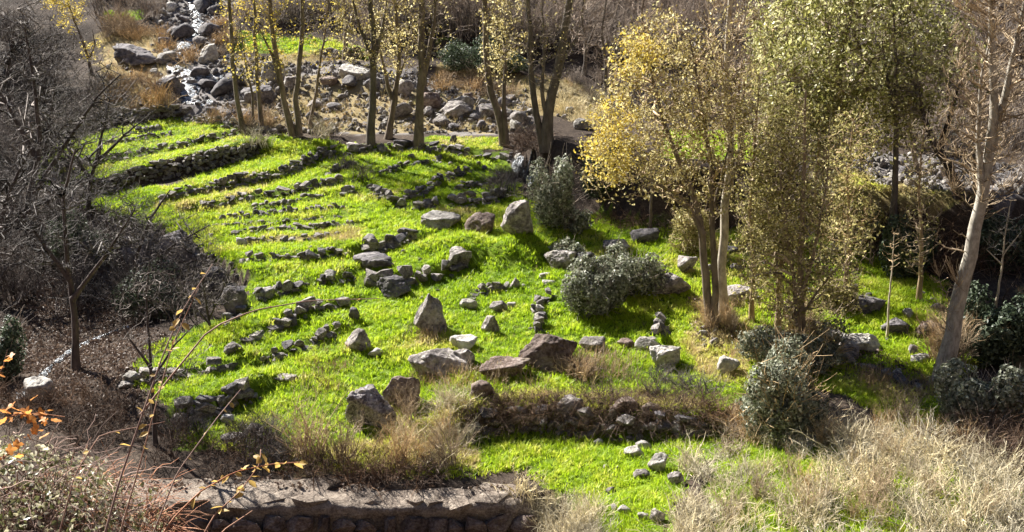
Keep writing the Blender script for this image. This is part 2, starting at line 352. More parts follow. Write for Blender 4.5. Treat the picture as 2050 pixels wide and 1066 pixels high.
M['leaf_gold'] = mat_leaf('golden_leaves', [(0, (.17, .12, .04)), (.3, (.43, .35, .12)), (.65, (.66, .57, .25)), (1, (.84, .76, .46))], .55)
M['leaf_yellow'] = mat_leaf('yellow_leaves', [(0, (.42, .30, .04)), (.5, (.72, .56, .10)), (1, (.74, .66, .24))], .5)
M['leaf_lime'] = mat_leaf('yellow_green_leaves', [(0, (.11, .115, .035)), (.35, (.30, .30, .08)), (.7, (.56, .54, .22)), (1, (.78, .75, .46))], .5, .4, .5)
M['leaf_olive'] = mat_leaf('olive_leaves', [(0, (.12, .11, .03)), (.4, (.36, .33, .11)), (.8, (.60, .53, .22)), (1, (.76, .66, .36))], .5)
M['leaf_grey'] = mat_leaf('grey_green_leaves', [(0, (.06, .07, .035)), (.4, (.20, .22, .14)), (.8, (.40, .42, .31)), (1, (.58, .57, .44))], .3, .5, .35)
M['leaf_dark'] = mat_leaf('dark_evergreen_leaves', [(0, (.025, .04, .022)), (.5, (.075, .105, .055)), (1, (.20, .25, .16))], .25, .5, .35)
M['leaf_bramble'] = mat_leaf('bramble_leaves', [(0, (.07, .08, .02)), (.35, (.22, .23, .09)), (.65, (.52, .48, .30)), (1, (.80, .74, .58))], .35, .4, .5)  # palest stops put sun glints into the leaf colour
M['leaf_orange'] = mat_leaf('orange_leaves', [(0, (.60, .20, .05)), (1, (.70, .32, .09))], .5, objvar=.7)
M['leaf_cane'] = mat_leaf('tan_yellow_leaves', [(0, (.60, .34, .10)), (1, (.66, .50, .16))], .5, objvar=.4)
M['leaf_fallen'] = mat_leaf('fallen_leaves', [(0, (.07, .045, .035)), (.5, (.15, .10, .075)), (1, (.30, .22, .16))], .15, objvar=.3)
M['grass'] = mat_blade('grass_blades', [(0, (.06, .12, .012)), (.3, (.20, .33, .016)), (.55, (.42, .58, .022)), (.8, (.58, .60, .09)), (1, (.64, .52, .26))], .5)
M['dry'] = mat_blade('dry_grass_blades', [(0, (.30, .28, .09)), (.4, (.48, .38, .18)), (.75, (.52, .36, .20)), (1, (.42, .25, .14))], .4)

# ------------------------------------------------------------------ ground sheet with painted-on kinds of soil
PG = {'main': [(470,302),(560,272),(680,290),(850,296),(1010,312),(1045,390),(1100,440),(1200,425),(1330,450),(1420,520),(1500,620),(1640,640),(1700,560),(1880,600),(1900,700),(1990,720),(1890,770),(1930,850),(1880,900),(1780,850),(1700,800),(1600,770),(1480,790),(1440,830),(1430,900),(1350,1000),(1330,1080),(1190,1080),(1150,1000),(1050,930),(900,955),(600,940),(380,890),(280,740),(300,690),(420,650),(500,620),(480,570),(400,490),(350,430),(310,395)],
      'upper': [(120,285),(250,255),(360,232),(400,246),(490,262),(515,272),(500,288),(400,318),(290,348),(190,365),(60,370)],
      'strip': [(860,272),(1005,276),(1005,302),(850,292)],
      'ledge': [(1330,262),(1520,268),(1510,320),(1330,318)],
      'left': [(130,395),(250,378),(340,372),(430,395),(490,545),(400,510),(330,490),(200,460)],
      'fargreen': [(470,60),(620,75),(730,98),(730,116),(600,112),(470,100)],
      'fargreen2': [(850,82),(1010,82),(1010,98),(850,98)], 'fargreen3': [(215,22),(285,22),(285,40),(215,40)],
      'right_low': [(1640,620),(1760,560),(1900,590),(1880,720),(1700,670)],
      'bottom': [(1420,880),(1700,890),(1900,930),(2060,1000),(2060,1090),(1400,1090),(1440,960)], 'ledge2': [(1630,345),(1790,355),(1910,395),(1910,420),(1780,410),(1650,398)], 'shade': [(1330,452),(1560,470),(1720,500),(1900,570),(1880,640),(1640,650),(1500,625),(1420,520)]}
PDRY = {'yellow': [(1630,345),(1790,355),(1910,395),(1910,420),(1780,410),(1650,398)],
        'mid': [(1380,590),(1500,640),(1490,770),(1400,760),(1370,680)],
        'wall': [(790,790),(950,800),(960,950),(600,950),(620,900),(760,880)],
        'hedge': [(960,805),(1180,780),(1290,780),(1440,805),(1440,828),(960,826)],
        'back': [(870,130),(1060,150),(1220,180),(1200,260),(1060,215),(880,190)],
        'beyond_right': [(2050,360),(2400,380),(2420,1060),(2050,1060)], 'beyond_left': [(-330,420),(-20,420),(-20,620),(-330,620)],
        'r': [(1660,760),(1880,760),(1900,800),(1760,800)],
        'stream': [(200,60),(330,60),(350,110),(380,140),(330,220),(210,215),(200,130)],
        'wallend': [(1090,1000),(1190,1010),(1200,1090),(1090,1090)], 'slope': [(470,140),(760,165),(1060,220),(1070,264),(640,264),(480,255)], 'thatch': [(480,478),(720,458),(720,480),(480,496)],
        'far': [(400,130),(480,120),(640,100),(700,95),(720,120),(500,140)]}
PGRAV = {'stream': [(330,0),(470,0),(460,110),(560,120),(740,130),(1070,190),(1070,268),(640,268),(480,262),(380,232),(330,190),(300,90)],
         'right': [(1690,300),(2060,330),(2060,395),(1900,392),(1750,372)]}
WG = {k: wpoly(v) for k, v in PG.items()}; WD = {k: wpoly(v) for k, v in PDRY.items()}; WR = {k: wpoly(v) for k, v in PGRAV.items()}
def soft(polys, x, y, j=.35):
    r = np.zeros(np.shape(x))
    jx = fbm2(x, y, 1.1, 3, 21)*j*2; jy = fbm2(x, y, 1.1, 3, 22)*j*2
    for P in polys.values(): r = np.maximum(r, inpoly(x + jx, y + jy, P).astype(float))
    return r
xs = np.concatenate([[-400, -260, -170, -110, -80, -62, -52], gx, [52, 62, 80, 110, 170, 260, 400]])
ys = np.concatenate([[-120, -60, -30, -14, -7], gy, [84, 96, 115, 150, 210, 300, 420]])
XX, YY = np.meshgrid(xs, ys)
inb = (XX >= GX0) & (XX <= GX1) & (YY >= GY0) & (YY <= GY1)
ZZ = np.where(inb, hz(XX, YY), 0)
ob = ~inb; ZZ[ob] = tps(XX[ob], YY[ob]); ZZ = np.where(YY < GY0, np.maximum(ZZ, 9.5), ZZ)
ny, nx = XX.shape; idx = np.arange(ny*nx).reshape(ny, nx)
quads = np.stack([idx[:-1, :-1], idx[:-1, 1:], idx[1:, 1:], idx[1:, :-1]], -1).reshape(-1, 4)
def slope_at(x, y, e=.25): return np.hypot(hz(x+e, y) - hz(x-e, y), hz(x, y+e) - hz(x, y-e))/(2*e)

m, nt, N, L, P, O = newmat('hillside_soil')
geo = N.new('ShaderNodeNewGeometry'); co = geo.outputs['Position']
at_ = N.new('ShaderNodeAttribute'); at_.attribute_name = 'soil'; sep = N.new('ShaderNodeSeparateColor'); L.new(at_.outputs['Color'], sep.inputs[0])
n1 = noise_n(N, L, co, .9, 6, .65); n2 = noise_n(N, L, co, 7, 6, .7); n3 = noise_n(N, L, co, 28, 4, .7)
nn = mathn(N, L, 'ADD', mathn(N, L, 'MULTIPLY', n1, .35), mathn(N, L, 'ADD', mathn(N, L, 'MULTIPLY', n2, .35), mathn(N, L, 'MULTIPLY', n3, .3)))
soil = ramp(N, [(.36, (.022, .017, .014)), (.5, (.062, .046, .036)), (.64, (.14, .108, .082))]); L.new(nn, soil.inputs[0])  # earth darkened so its colour deepens the shadow on banks and in hollows
grs = ramp(N, [(.38, (.05, .085, .01)), (.5, (.12, .18, .013)), (.66, (.20, .26, .02))]); L.new(nn, grs.inputs[0])  # kept dark, painting shade into the gaps between tufts
dry = ramp(N, [(.36, (.16, .12, .055)), (.5, (.30, .235, .11)), (.66, (.42, .33, .17))]); L.new(nn, dry.inputs[0])
grv = ramp(N, [(.36, (.10, .092, .09)), (.5, (.22, .20, .19)), (.66, (.36, .335, .31))]); L.new(nn, grv.inputs[0])
def edge(ch):
    return mathn(N, L, 'MULTIPLY', mathn(N, L, 'ADD', mathn(N, L, 'SUBTRACT', ch, .5), mathn(N, L, 'MULTIPLY', mathn(N, L, 'SUBTRACT', nn, .3), 1.6)), 2.2, True)
c = mixc(N, L, mathn(N, L, 'MULTIPLY', sep.outputs[2], .9), soil.outputs[0], grv.outputs[0])
c = mixc(N, L, edge(sep.outputs[0]), c, grs.outputs[0]); c = mixc(N, L, mathn(N, L, 'MULTIPLY', edge(sep.outputs[1]), .8), c, dry.outputs[0])
L.new(c, P.inputs['Base Color']); P.inputs['Roughness'].default_value = .95; P.inputs['Specular IOR Level'].default_value = .1
b = N.new('ShaderNodeBump'); b.inputs['Strength'].default_value = .7; b.inputs['Distance'].default_value = .08; L.new(nn, b.inputs['Height']); L.new(b.outputs[0], P.inputs['Normal'])
gm = mesh_np('ground', np.stack([XX, YY, ZZ], -1), quads, m)
ca = gm.color_attributes.new('soil', 'FLOAT_COLOR', 'POINT')
xf, yf = XX.ravel(), YY.ravel()
sl_ = np.clip(2.0 - slope_at(xf, yf)*1.25, 0, 1)
colr = np.stack([soft(WG, xf, yf)*sl_, soft(WD, xf, yf), soft(WR, xf, yf), np.ones(len(xf))], -1).astype(np.float32)
ca.data.foreach_set('color', colr.ravel())
tag(link('ground', gm), 'terraced hillside of soil, grass and gravel', None, None, 'structure')

# ------------------------------------------------------------------ scattering by geometry nodes (stuff only)
def scatter(name, pts, rot, scl, pick, tint, protos, label, cat=None):
    me = bpy.data.meshes.new(name); me.vertices.add(len(pts)); me.vertices.foreach_set('co', np.ascontiguousarray(pts, dtype=np.float32).ravel())
    for an, ty, key, arr in (('rot', 'FLOAT_VECTOR', 'vector', rot), ('scl', 'FLOAT_VECTOR', 'vector', scl), ('pick', 'INT', 'value', pick), ('tint', 'FLOAT', 'value', tint)):
        a = me.attributes.new(an, ty, 'POINT'); a.data.foreach_set(key, np.ascontiguousarray(arr, dtype=np.int32 if ty == 'INT' else np.float32).ravel())
    me.update()
    pc = bpy.data.collections.new(name + '_source')
    for k, pm in enumerate(protos):
        po = bpy.data.objects.new('%s_source_%02d' % (name, k), pm); pc.objects.link(po)
    g = bpy.data.node_groups.new(name + '_scatter', 'GeometryNodeTree')
    g.interface.new_socket('Geometry', in_out='INPUT', socket_type='NodeSocketGeometry'); g.interface.new_socket('Geometry', in_out='OUTPUT', socket_type='NodeSocketGeometry')
    gi = g.nodes.new('NodeGroupInput'); go = g.nodes.new('NodeGroupOutput'); ip = g.nodes.new('GeometryNodeInstanceOnPoints')
    ci = g.nodes.new('GeometryNodeCollectionInfo'); ci.inputs['Collection'].default_value = pc; ci.inputs['Separate Children'].default_value = True; ci.inputs['Reset Children'].default_value = True
    def na(n, ty):
        x = g.nodes.new('GeometryNodeInputNamedAttribute'); x.data_type = ty; x.inputs['Name'].default_value = n
        return next(o for o in x.outputs if o.enabled and o.name == 'Attribute')
    e2r = g.nodes.new('FunctionNodeEulerToRotation')
    g.links.new(gi.outputs[0], ip.inputs['Points']); g.links.new(ci.outputs[0], ip.inputs['Instance']); ip.inputs['Pick Instance'].default_value = True
    g.links.new(na('pick', 'INT'), ip.inputs['Instance Index']); g.links.new(na('rot', 'FLOAT_VECTOR'), e2r.inputs[0]); g.links.new(e2r.outputs[0], ip.inputs['Rotation'])
    g.links.new(na('scl', 'FLOAT_VECTOR'), ip.inputs['Scale']); g.links.new(ip.outputs[0], go.inputs[0])
    o = tag(link(name, me), label, cat, None, 'stuff'); md = o.modifiers.new('scatter', 'NODES'); md.node_group = g
    return o
def tuft(seed, n, h, w, spread, lean, segs=2, mat=None):
    r = np.random.default_rng(seed); V = []; Fc = []
    for k in range(n):
        a = r.uniform(0, 2*math.pi); bx, by = r.normal(0, spread, 2); hh = h*r.uniform(.5, 1.15); ln = lean*r.uniform(.2, 1.4); ww = w*r.uniform(.7, 1.2)
        d = np.array([math.cos(a), math.sin(a), 0]); q = np.array([-d[1], d[0], 0]); b0 = len(V)
        for s in range(segs):
            t = s/segs; c = np.array([bx, by, -.01]) + d*ln*hh*t*t + np.array([0, 0, hh*t*(1 - .25*ln*t)])
            V += [c - q*ww*(1 - .5*t), c + q*ww*(1 - .5*t)]
        V.append(np.array([bx, by, 0]) + d*ln*hh + np.array([0, 0, hh*(1 - .25*ln)]))
        for s in range(segs - 1): i = b0 + 2*s; Fc += [(i, i+1, i+3), (i, i+3, i+2)]
        i = b0 + 2*(segs - 1); Fc.append((i, i+1, i+2))
    return mesh_np('tuft', np.array(V), np.array(Fc), mat, False)
rg = np.random.default_rng(7)
def sample(polys, density, jit=.25):
    out = []
    for P in (polys.values() if isinstance(polys, dict) else polys):
        P = np.asarray(P); x0, y0 = P.min(0); x1, y1 = P.max(0); n = int((x1-x0)*(y1-y0)*density)
        x = rg.uniform(x0, x1, n); y = rg.uniform(y0, y1, n)
        k = inpoly(x + fbm2(x, y, .9, 2, 31)*jit*2, y + fbm2(x, y, .9, 2, 32)*jit*2, P); out.append(np.c_[x[k], y[k]])
    return np.concatenate(out)
def visible(x, y, m=300):
    q = proj(np.stack([x, y, hz(x, y)], -1)); return (q[:, 0] > -m) & (q[:, 0] < 2050 + m) & (q[:, 1] > -m) & (q[:, 1] < 1066 + m)

# green grass
p = sample(WG, 95); p = p[visible(p[:, 0], p[:, 1])]
x, y = p.T; sl2 = slope_at(x, y)
wear = fbm2(x, y, 1.6, 4, 41); keep = (sl2 < np.where((y > 31) & (x > 2.2), .55, 1.2)) & (rg.uniform(0, 1, len(x)) < np.clip(1.05 + wear*1.3, .12, 1))
dist_keep = rg.uniform(0, 1, len(x)) < np.clip(34/y, .55, 1)
ingrav = soft(WR, x, y) > .5
wallgap = np.ones(len(x), bool)
for (nm, pl, h, L_, wh, ss, lab), Pw in zip(WALLS, WW):
    near = (np.abs(x - Pw[:, 0].mean()) < np.ptp(Pw[:, 0])/2 + 1) & (np.abs(y - Pw[:, 1].mean()) < np.ptp(Pw[:, 1])/2 + 1)
    if near.any():
        s, ov, arc = polydist(x[near], y[near], Pw); wallgap[np.where(near)[0][(np.abs(s + .03) < .06 + .1*wh) & (ov < .1)]] = False
k = keep & dist_keep & ~ingrav & wallgap; x, y, wear = x[k], y[k], wear[k]; n = len(x)
dryness = soft(WD, x, y)
big = fbm2(x, y, 5, 3, 43); fine = fbm2(x, y, .5, 2, 44)
tint = .50 + .22*big + .26*fine + .10*wear + dryness*.24 + rg.normal(0, .09, n)
tint = tint + .28*np.clip((fbm2(x, y, 1.9, 4, 47) - .28)*4, 0, 1)
right = np.clip((x - 3.5)/4, 0, 1)*np.clip((33 - y)/6, 0, 1); tint = tint + right*.08
upper = inpoly(x, y, WG['upper']) | inpoly(x, y, WG['strip']); tint = np.where(upper, tint + .12, tint)
sc = rg.uniform(.6, 1.3, n)*(1 + .6*fine); sc3 = np.c_[sc, sc, sc*rg.uniform(.7, 1.15, n)*np.where(upper, .8, 1.0)]
grass_src = [tuft(s, 14, .12, .0105, .05, .8, 2, M['grass']) for s in range(4)] + [tuft(9, 12, .2, .010, .045, .7, 2, M['grass'])]
pick = rg.choice(5, n, p=[.235, .235, .235, .235, .06])
scatter('grass', np.c_[x, y, hz(x, y)], np.c_[rg.normal(0, .12, n), rg.normal(0, .12, n), rg.uniform(0, 6.28, n)], sc3, pick, np.clip(tint, 0, 1), grass_src, 'short vivid green grass covering the terraces')
print('grass', n)
# dry grass
p = sample(WD, 26); p2 = sample({'main': WG['main'], 'upper': WG['upper']}, 2.2); p = np.concatenate([p, p2]); p = p[visible(p[:, 0], p[:, 1])]; x, y = p.T
k = (rg.uniform(0, 1, len(x)) < np.clip(.45 + 1.4*fbm2(x, y, 1.3, 3, 51), .05, 1)) & (slope_at(x, y) < .8); x, y = x[k], y[k]; n = len(x)
dry_src = [tuft(20+s, 18, .38, .005, .06, .55, 2, M['dry']) for s in range(4)]
sc = rg.uniform(.35, .95, n)*np.where(soft(WD, x, y) > .5, 1, .5)
scatter('dry_grass', np.c_[x, y, hz(x, y)], np.c_[rg.normal(0, .18, n), rg.normal(0, .18, n), rg.uniform(0, 6.28, n)], np.c_[sc, sc, sc], rg.integers(0, 4, n), np.clip(rg.normal(.4, .2, n), 0, 1), dry_src, 'straw coloured dry grass among rocks and along the walls')

LM = [('forked tree',785,200),('pollard tree',1100,220),('golden crown',1330,220),('yellow green crown',1710,130),('bare poplar',1960,400),('dark wedge boulder',258,108),('rocky stream bend',370,160),('wide tilted slab',700,146),('blue green bush',940,130),('pale poplar',1458,260),('five thin trees',560,200),('leaning tree',990,200),('straight mid tree',842,200),('pitted boulder',735,815),('biggest dark boulder',1100,705),('round pale boulder',1328,712),('bramble mound',1565,800),('foreground wall',650,985),('pointed boulder',855,640),('flat pale slab',870,440),('round bushes',1230,570),('lower stone cluster',1300,920),('huge dark rock',350,510),('water channel',150,700),('corner bramble',80,950),('square pale rock',1457,732),('olive tree',1600,600),('long flat boulder',1732,688),('tallest dark wall',400,320),('dark leaning trunk',1890,330),('top left yellow tree',140,40)]
def placed(label, px, py, s=None, s0=0, s1=1):
    nm, lx, ly = min(LM, key=lambda q: math.hypot(q[1] - px, (q[2] - py)*1.4)); dx, dy = px - lx, py - ly
    rel = ('right of' if dx > 0 else 'left of') if abs(dx) > 1.2*abs(dy) else ('below' if dy > 0 else 'above')
    dd = math.hypot(dx, dy); far = 'well ' if dd > 130 else 'just ' if dd < 60 else ''
    t = f'{label}, {far}{rel} the {nm}'
    if s is not None:
        u = (s - s0)/max(s1 - s0, 1e-6); a = 'very tall ' if u > .84 else 'tall ' if u > .62 else 'very low ' if u < .16 else 'low ' if u < .38 else ''
        if not label.split()[0] in ('small', 'tall', 'low'): t = a + t
    return t if len(t.replace(',', '').split()) <= 16 else f'{label} {rel} the {nm}' if len(label.split()) + len(nm.split()) + len(rel.split()) + 1 <= 16 else label
# ------------------------------------------------------------------ stones and boulders
def ico(sub):
    bm = bmesh.new(); bmesh.ops.create_icosphere(bm, subdivisions=sub, radius=1.0)
    V = np.array([v.co[:] for v in bm.verts]); Fc = np.array([[v.index for v in f.verts] for f in bm.faces]); bm.free()
    return V/np.linalg.norm(V, axis=1)[:, None], Fc
ICO = {s: ico(s) for s in (2, 3, 4, 5)}
def rock_mesh(seed, sub=4, nplanes=13, extra=(), rough=.05, mat=None, dims=(1, 1, 1), lo=.52, smooth=True, top=None, pit=0, nscale=2.2):
    r = np.random.default_rng(seed); D, Fc = ICO[sub]
    nrm = r.normal(size=(nplanes, 3)); nrm /= np.linalg.norm(nrm, axis=1)[:, None]; off = r.uniform(lo, 1.0, nplanes)
    for e in extra:
        v = np.array(e[:3], float); nrm = np.vstack([nrm, v/np.linalg.norm(v)]); off = np.r_[off, e[3]]
    dt = D @ nrm.T; rad = np.where(dt > 1e-3, off/np.maximum(dt, 1e-3), 9.0)
    rad = np.minimum(rad.min(1), 1.12)
    V = D*rad[:, None]
    V = V*(1 + rough*fbm(V*nscale, 5, seed)[:, None]*1.4 + rough*.55*fbm(V*7, 3, seed+9)[:, None] - rough*1.1*np.clip(.14 - np.abs(fbm(V*2.6 + 4, 3, seed+5)), 0, 1)[:, None]*5)
    if pit: V = V*(1 - pit*np.clip(fbm(V*4.5, 3, seed + 3) - .12, 0, 1)[:, None])
    V = V/np.array([np.abs(V[:, 0]).max(), np.abs(V[:, 1]).max(), np.abs(V[:, 2]).max()])
    return mesh_np('rock', V*np.array(dims), Fc, mat, smooth)
def chunk(seed, mat):                               # a small angular stone: hull of a few points
    r = np.random.default_rng(seed); bm = bmesh.new()
    for k in range(15):
        v = r.normal(size=3); v = v/np.linalg.norm(v)*r.uniform(.82, 1.0); v = np.clip(v*1.25, -.85, .85); bm.verts.new(v*.5*1.15)
    bmesh.ops.convex_hull(bm, input=bm.verts); bmesh.ops.delete(bm, geom=[v for v in bm.verts if not v.link_faces], context='VERTS')
    bmesh.ops.triangulate(bm, faces=bm.faces); me = bpy.data.meshes.new('stone'); bm.to_mesh(me); bm.free(); me.materials.append(mat); return me
CH = [chunk(100+k, M['rock']) for k in range(14)]
CHD = [chunk(150+k, M['dark']) for k in range(6)]
CHP = [chunk(170+k, M['pale']) for k in range(6)]
rs = random.Random(3)
def build_wall(P2, wh, ss, label, mats=(.72, .16, .12), gap=.04, zoff=0, group=None, jag=.2, name='dry_stone_wall', parent=None):
    seg = np.hypot(*np.diff(P2, axis=0).T); cum = np.r_[0, np.cumsum(seg)]; Lt = cum[-1]
    base = parent or tag(thing(name, (P2[0, 0], P2[0, 1], hz(*P2[0])), label, 'stone wall', group), kind='thing')
    bl = np.array(base.location)
    rows = max(1, int(round(wh/(ss*.62))))
    for r in range(rows):
        s = rs.uniform(0, ss*.5)
        while s < Lt:
            q = ss*(.45 + 1.05*rs.random()**1.6); env = min(1, .45 + 1.2*min(s, Lt - s)/max(.6, Lt*.25))
            if (r + .5)/rows > env + .15 or rs.random() < (gap if wh >= .42 else .13) or (r == rows-1 and rows > 1 and rs.random() < jag): s += q; continue
            x = np.interp(s, cum, P2[:, 0]); y = np.interp(s, cum, P2[:, 1]); i = min(len(P2)-2, int(np.searchsorted(cum, s, 'right')) - 1); i = max(i, 0)
            d = P2[i+1] - P2[i]; d = d/np.hypot(*d); nrm = np.array([-d[1], d[0]])
            off = -.10 + .10*r/rows*2*wh + rs.uniform(-.09, .09); x += nrm[0]*off; y += nrm[1]*off
            zb = min(hz(x - nrm[0]*.22, y - nrm[1]*.22), hz(x, y)) if wh > .3 else hz(x - nrm[0]*.12, y - nrm[1]*.12)
            z = zb + (r + .43)*wh/rows + rs.uniform(-.05, .04) + zoff
            u = rs.random(); mm = rs.choice(CH) if u < mats[0] else rs.choice(CHD) if u < mats[0]+mats[1] else rs.choice(CHP)
            rz = math.atan2(d[1], d[0]) + rs.uniform(-.4, .4)
            dx, dy, dz = q*rs.uniform(1.0, 1.5), ss*rs.uniform(.7, 1.3), min(ss, q*1.1)*rs.uniform(.6, 1.05)
            if r == rows-1 and rs.random() < .22: dz *= 1.35
            link('stone', mm, base, (x - bl[0], y - bl[1], z - bl[2]), (rs.uniform(-.3, .3), rs.uniform(-.3, .3), rz), (dx, dy, dz))
            s += q
            if rs.random() < .55:
                f = ss*rs.uniform(.28, .55); link('stone', rs.choice(CH), base, (x - bl[0] + rs.uniform(-.2, .2), y - bl[1] - rs.uniform(.0, .22), hz(x, y - .15) - bl[2] + f*.2), (rs.uniform(-1, 1), rs.uniform(-1, 1), rs.uniform(0, 6)), (f*1.2, f, f*.8))
    return base
for (nm, pl, h, L_, wh, ss, lab), P2 in zip(WALLS, WW):
    build_wall(P2, wh, ss, lab, (.55, .15, .3) if nm in ('w20', 'w34', 'w34b', 'stream_edge') else (.72, .2, .08))

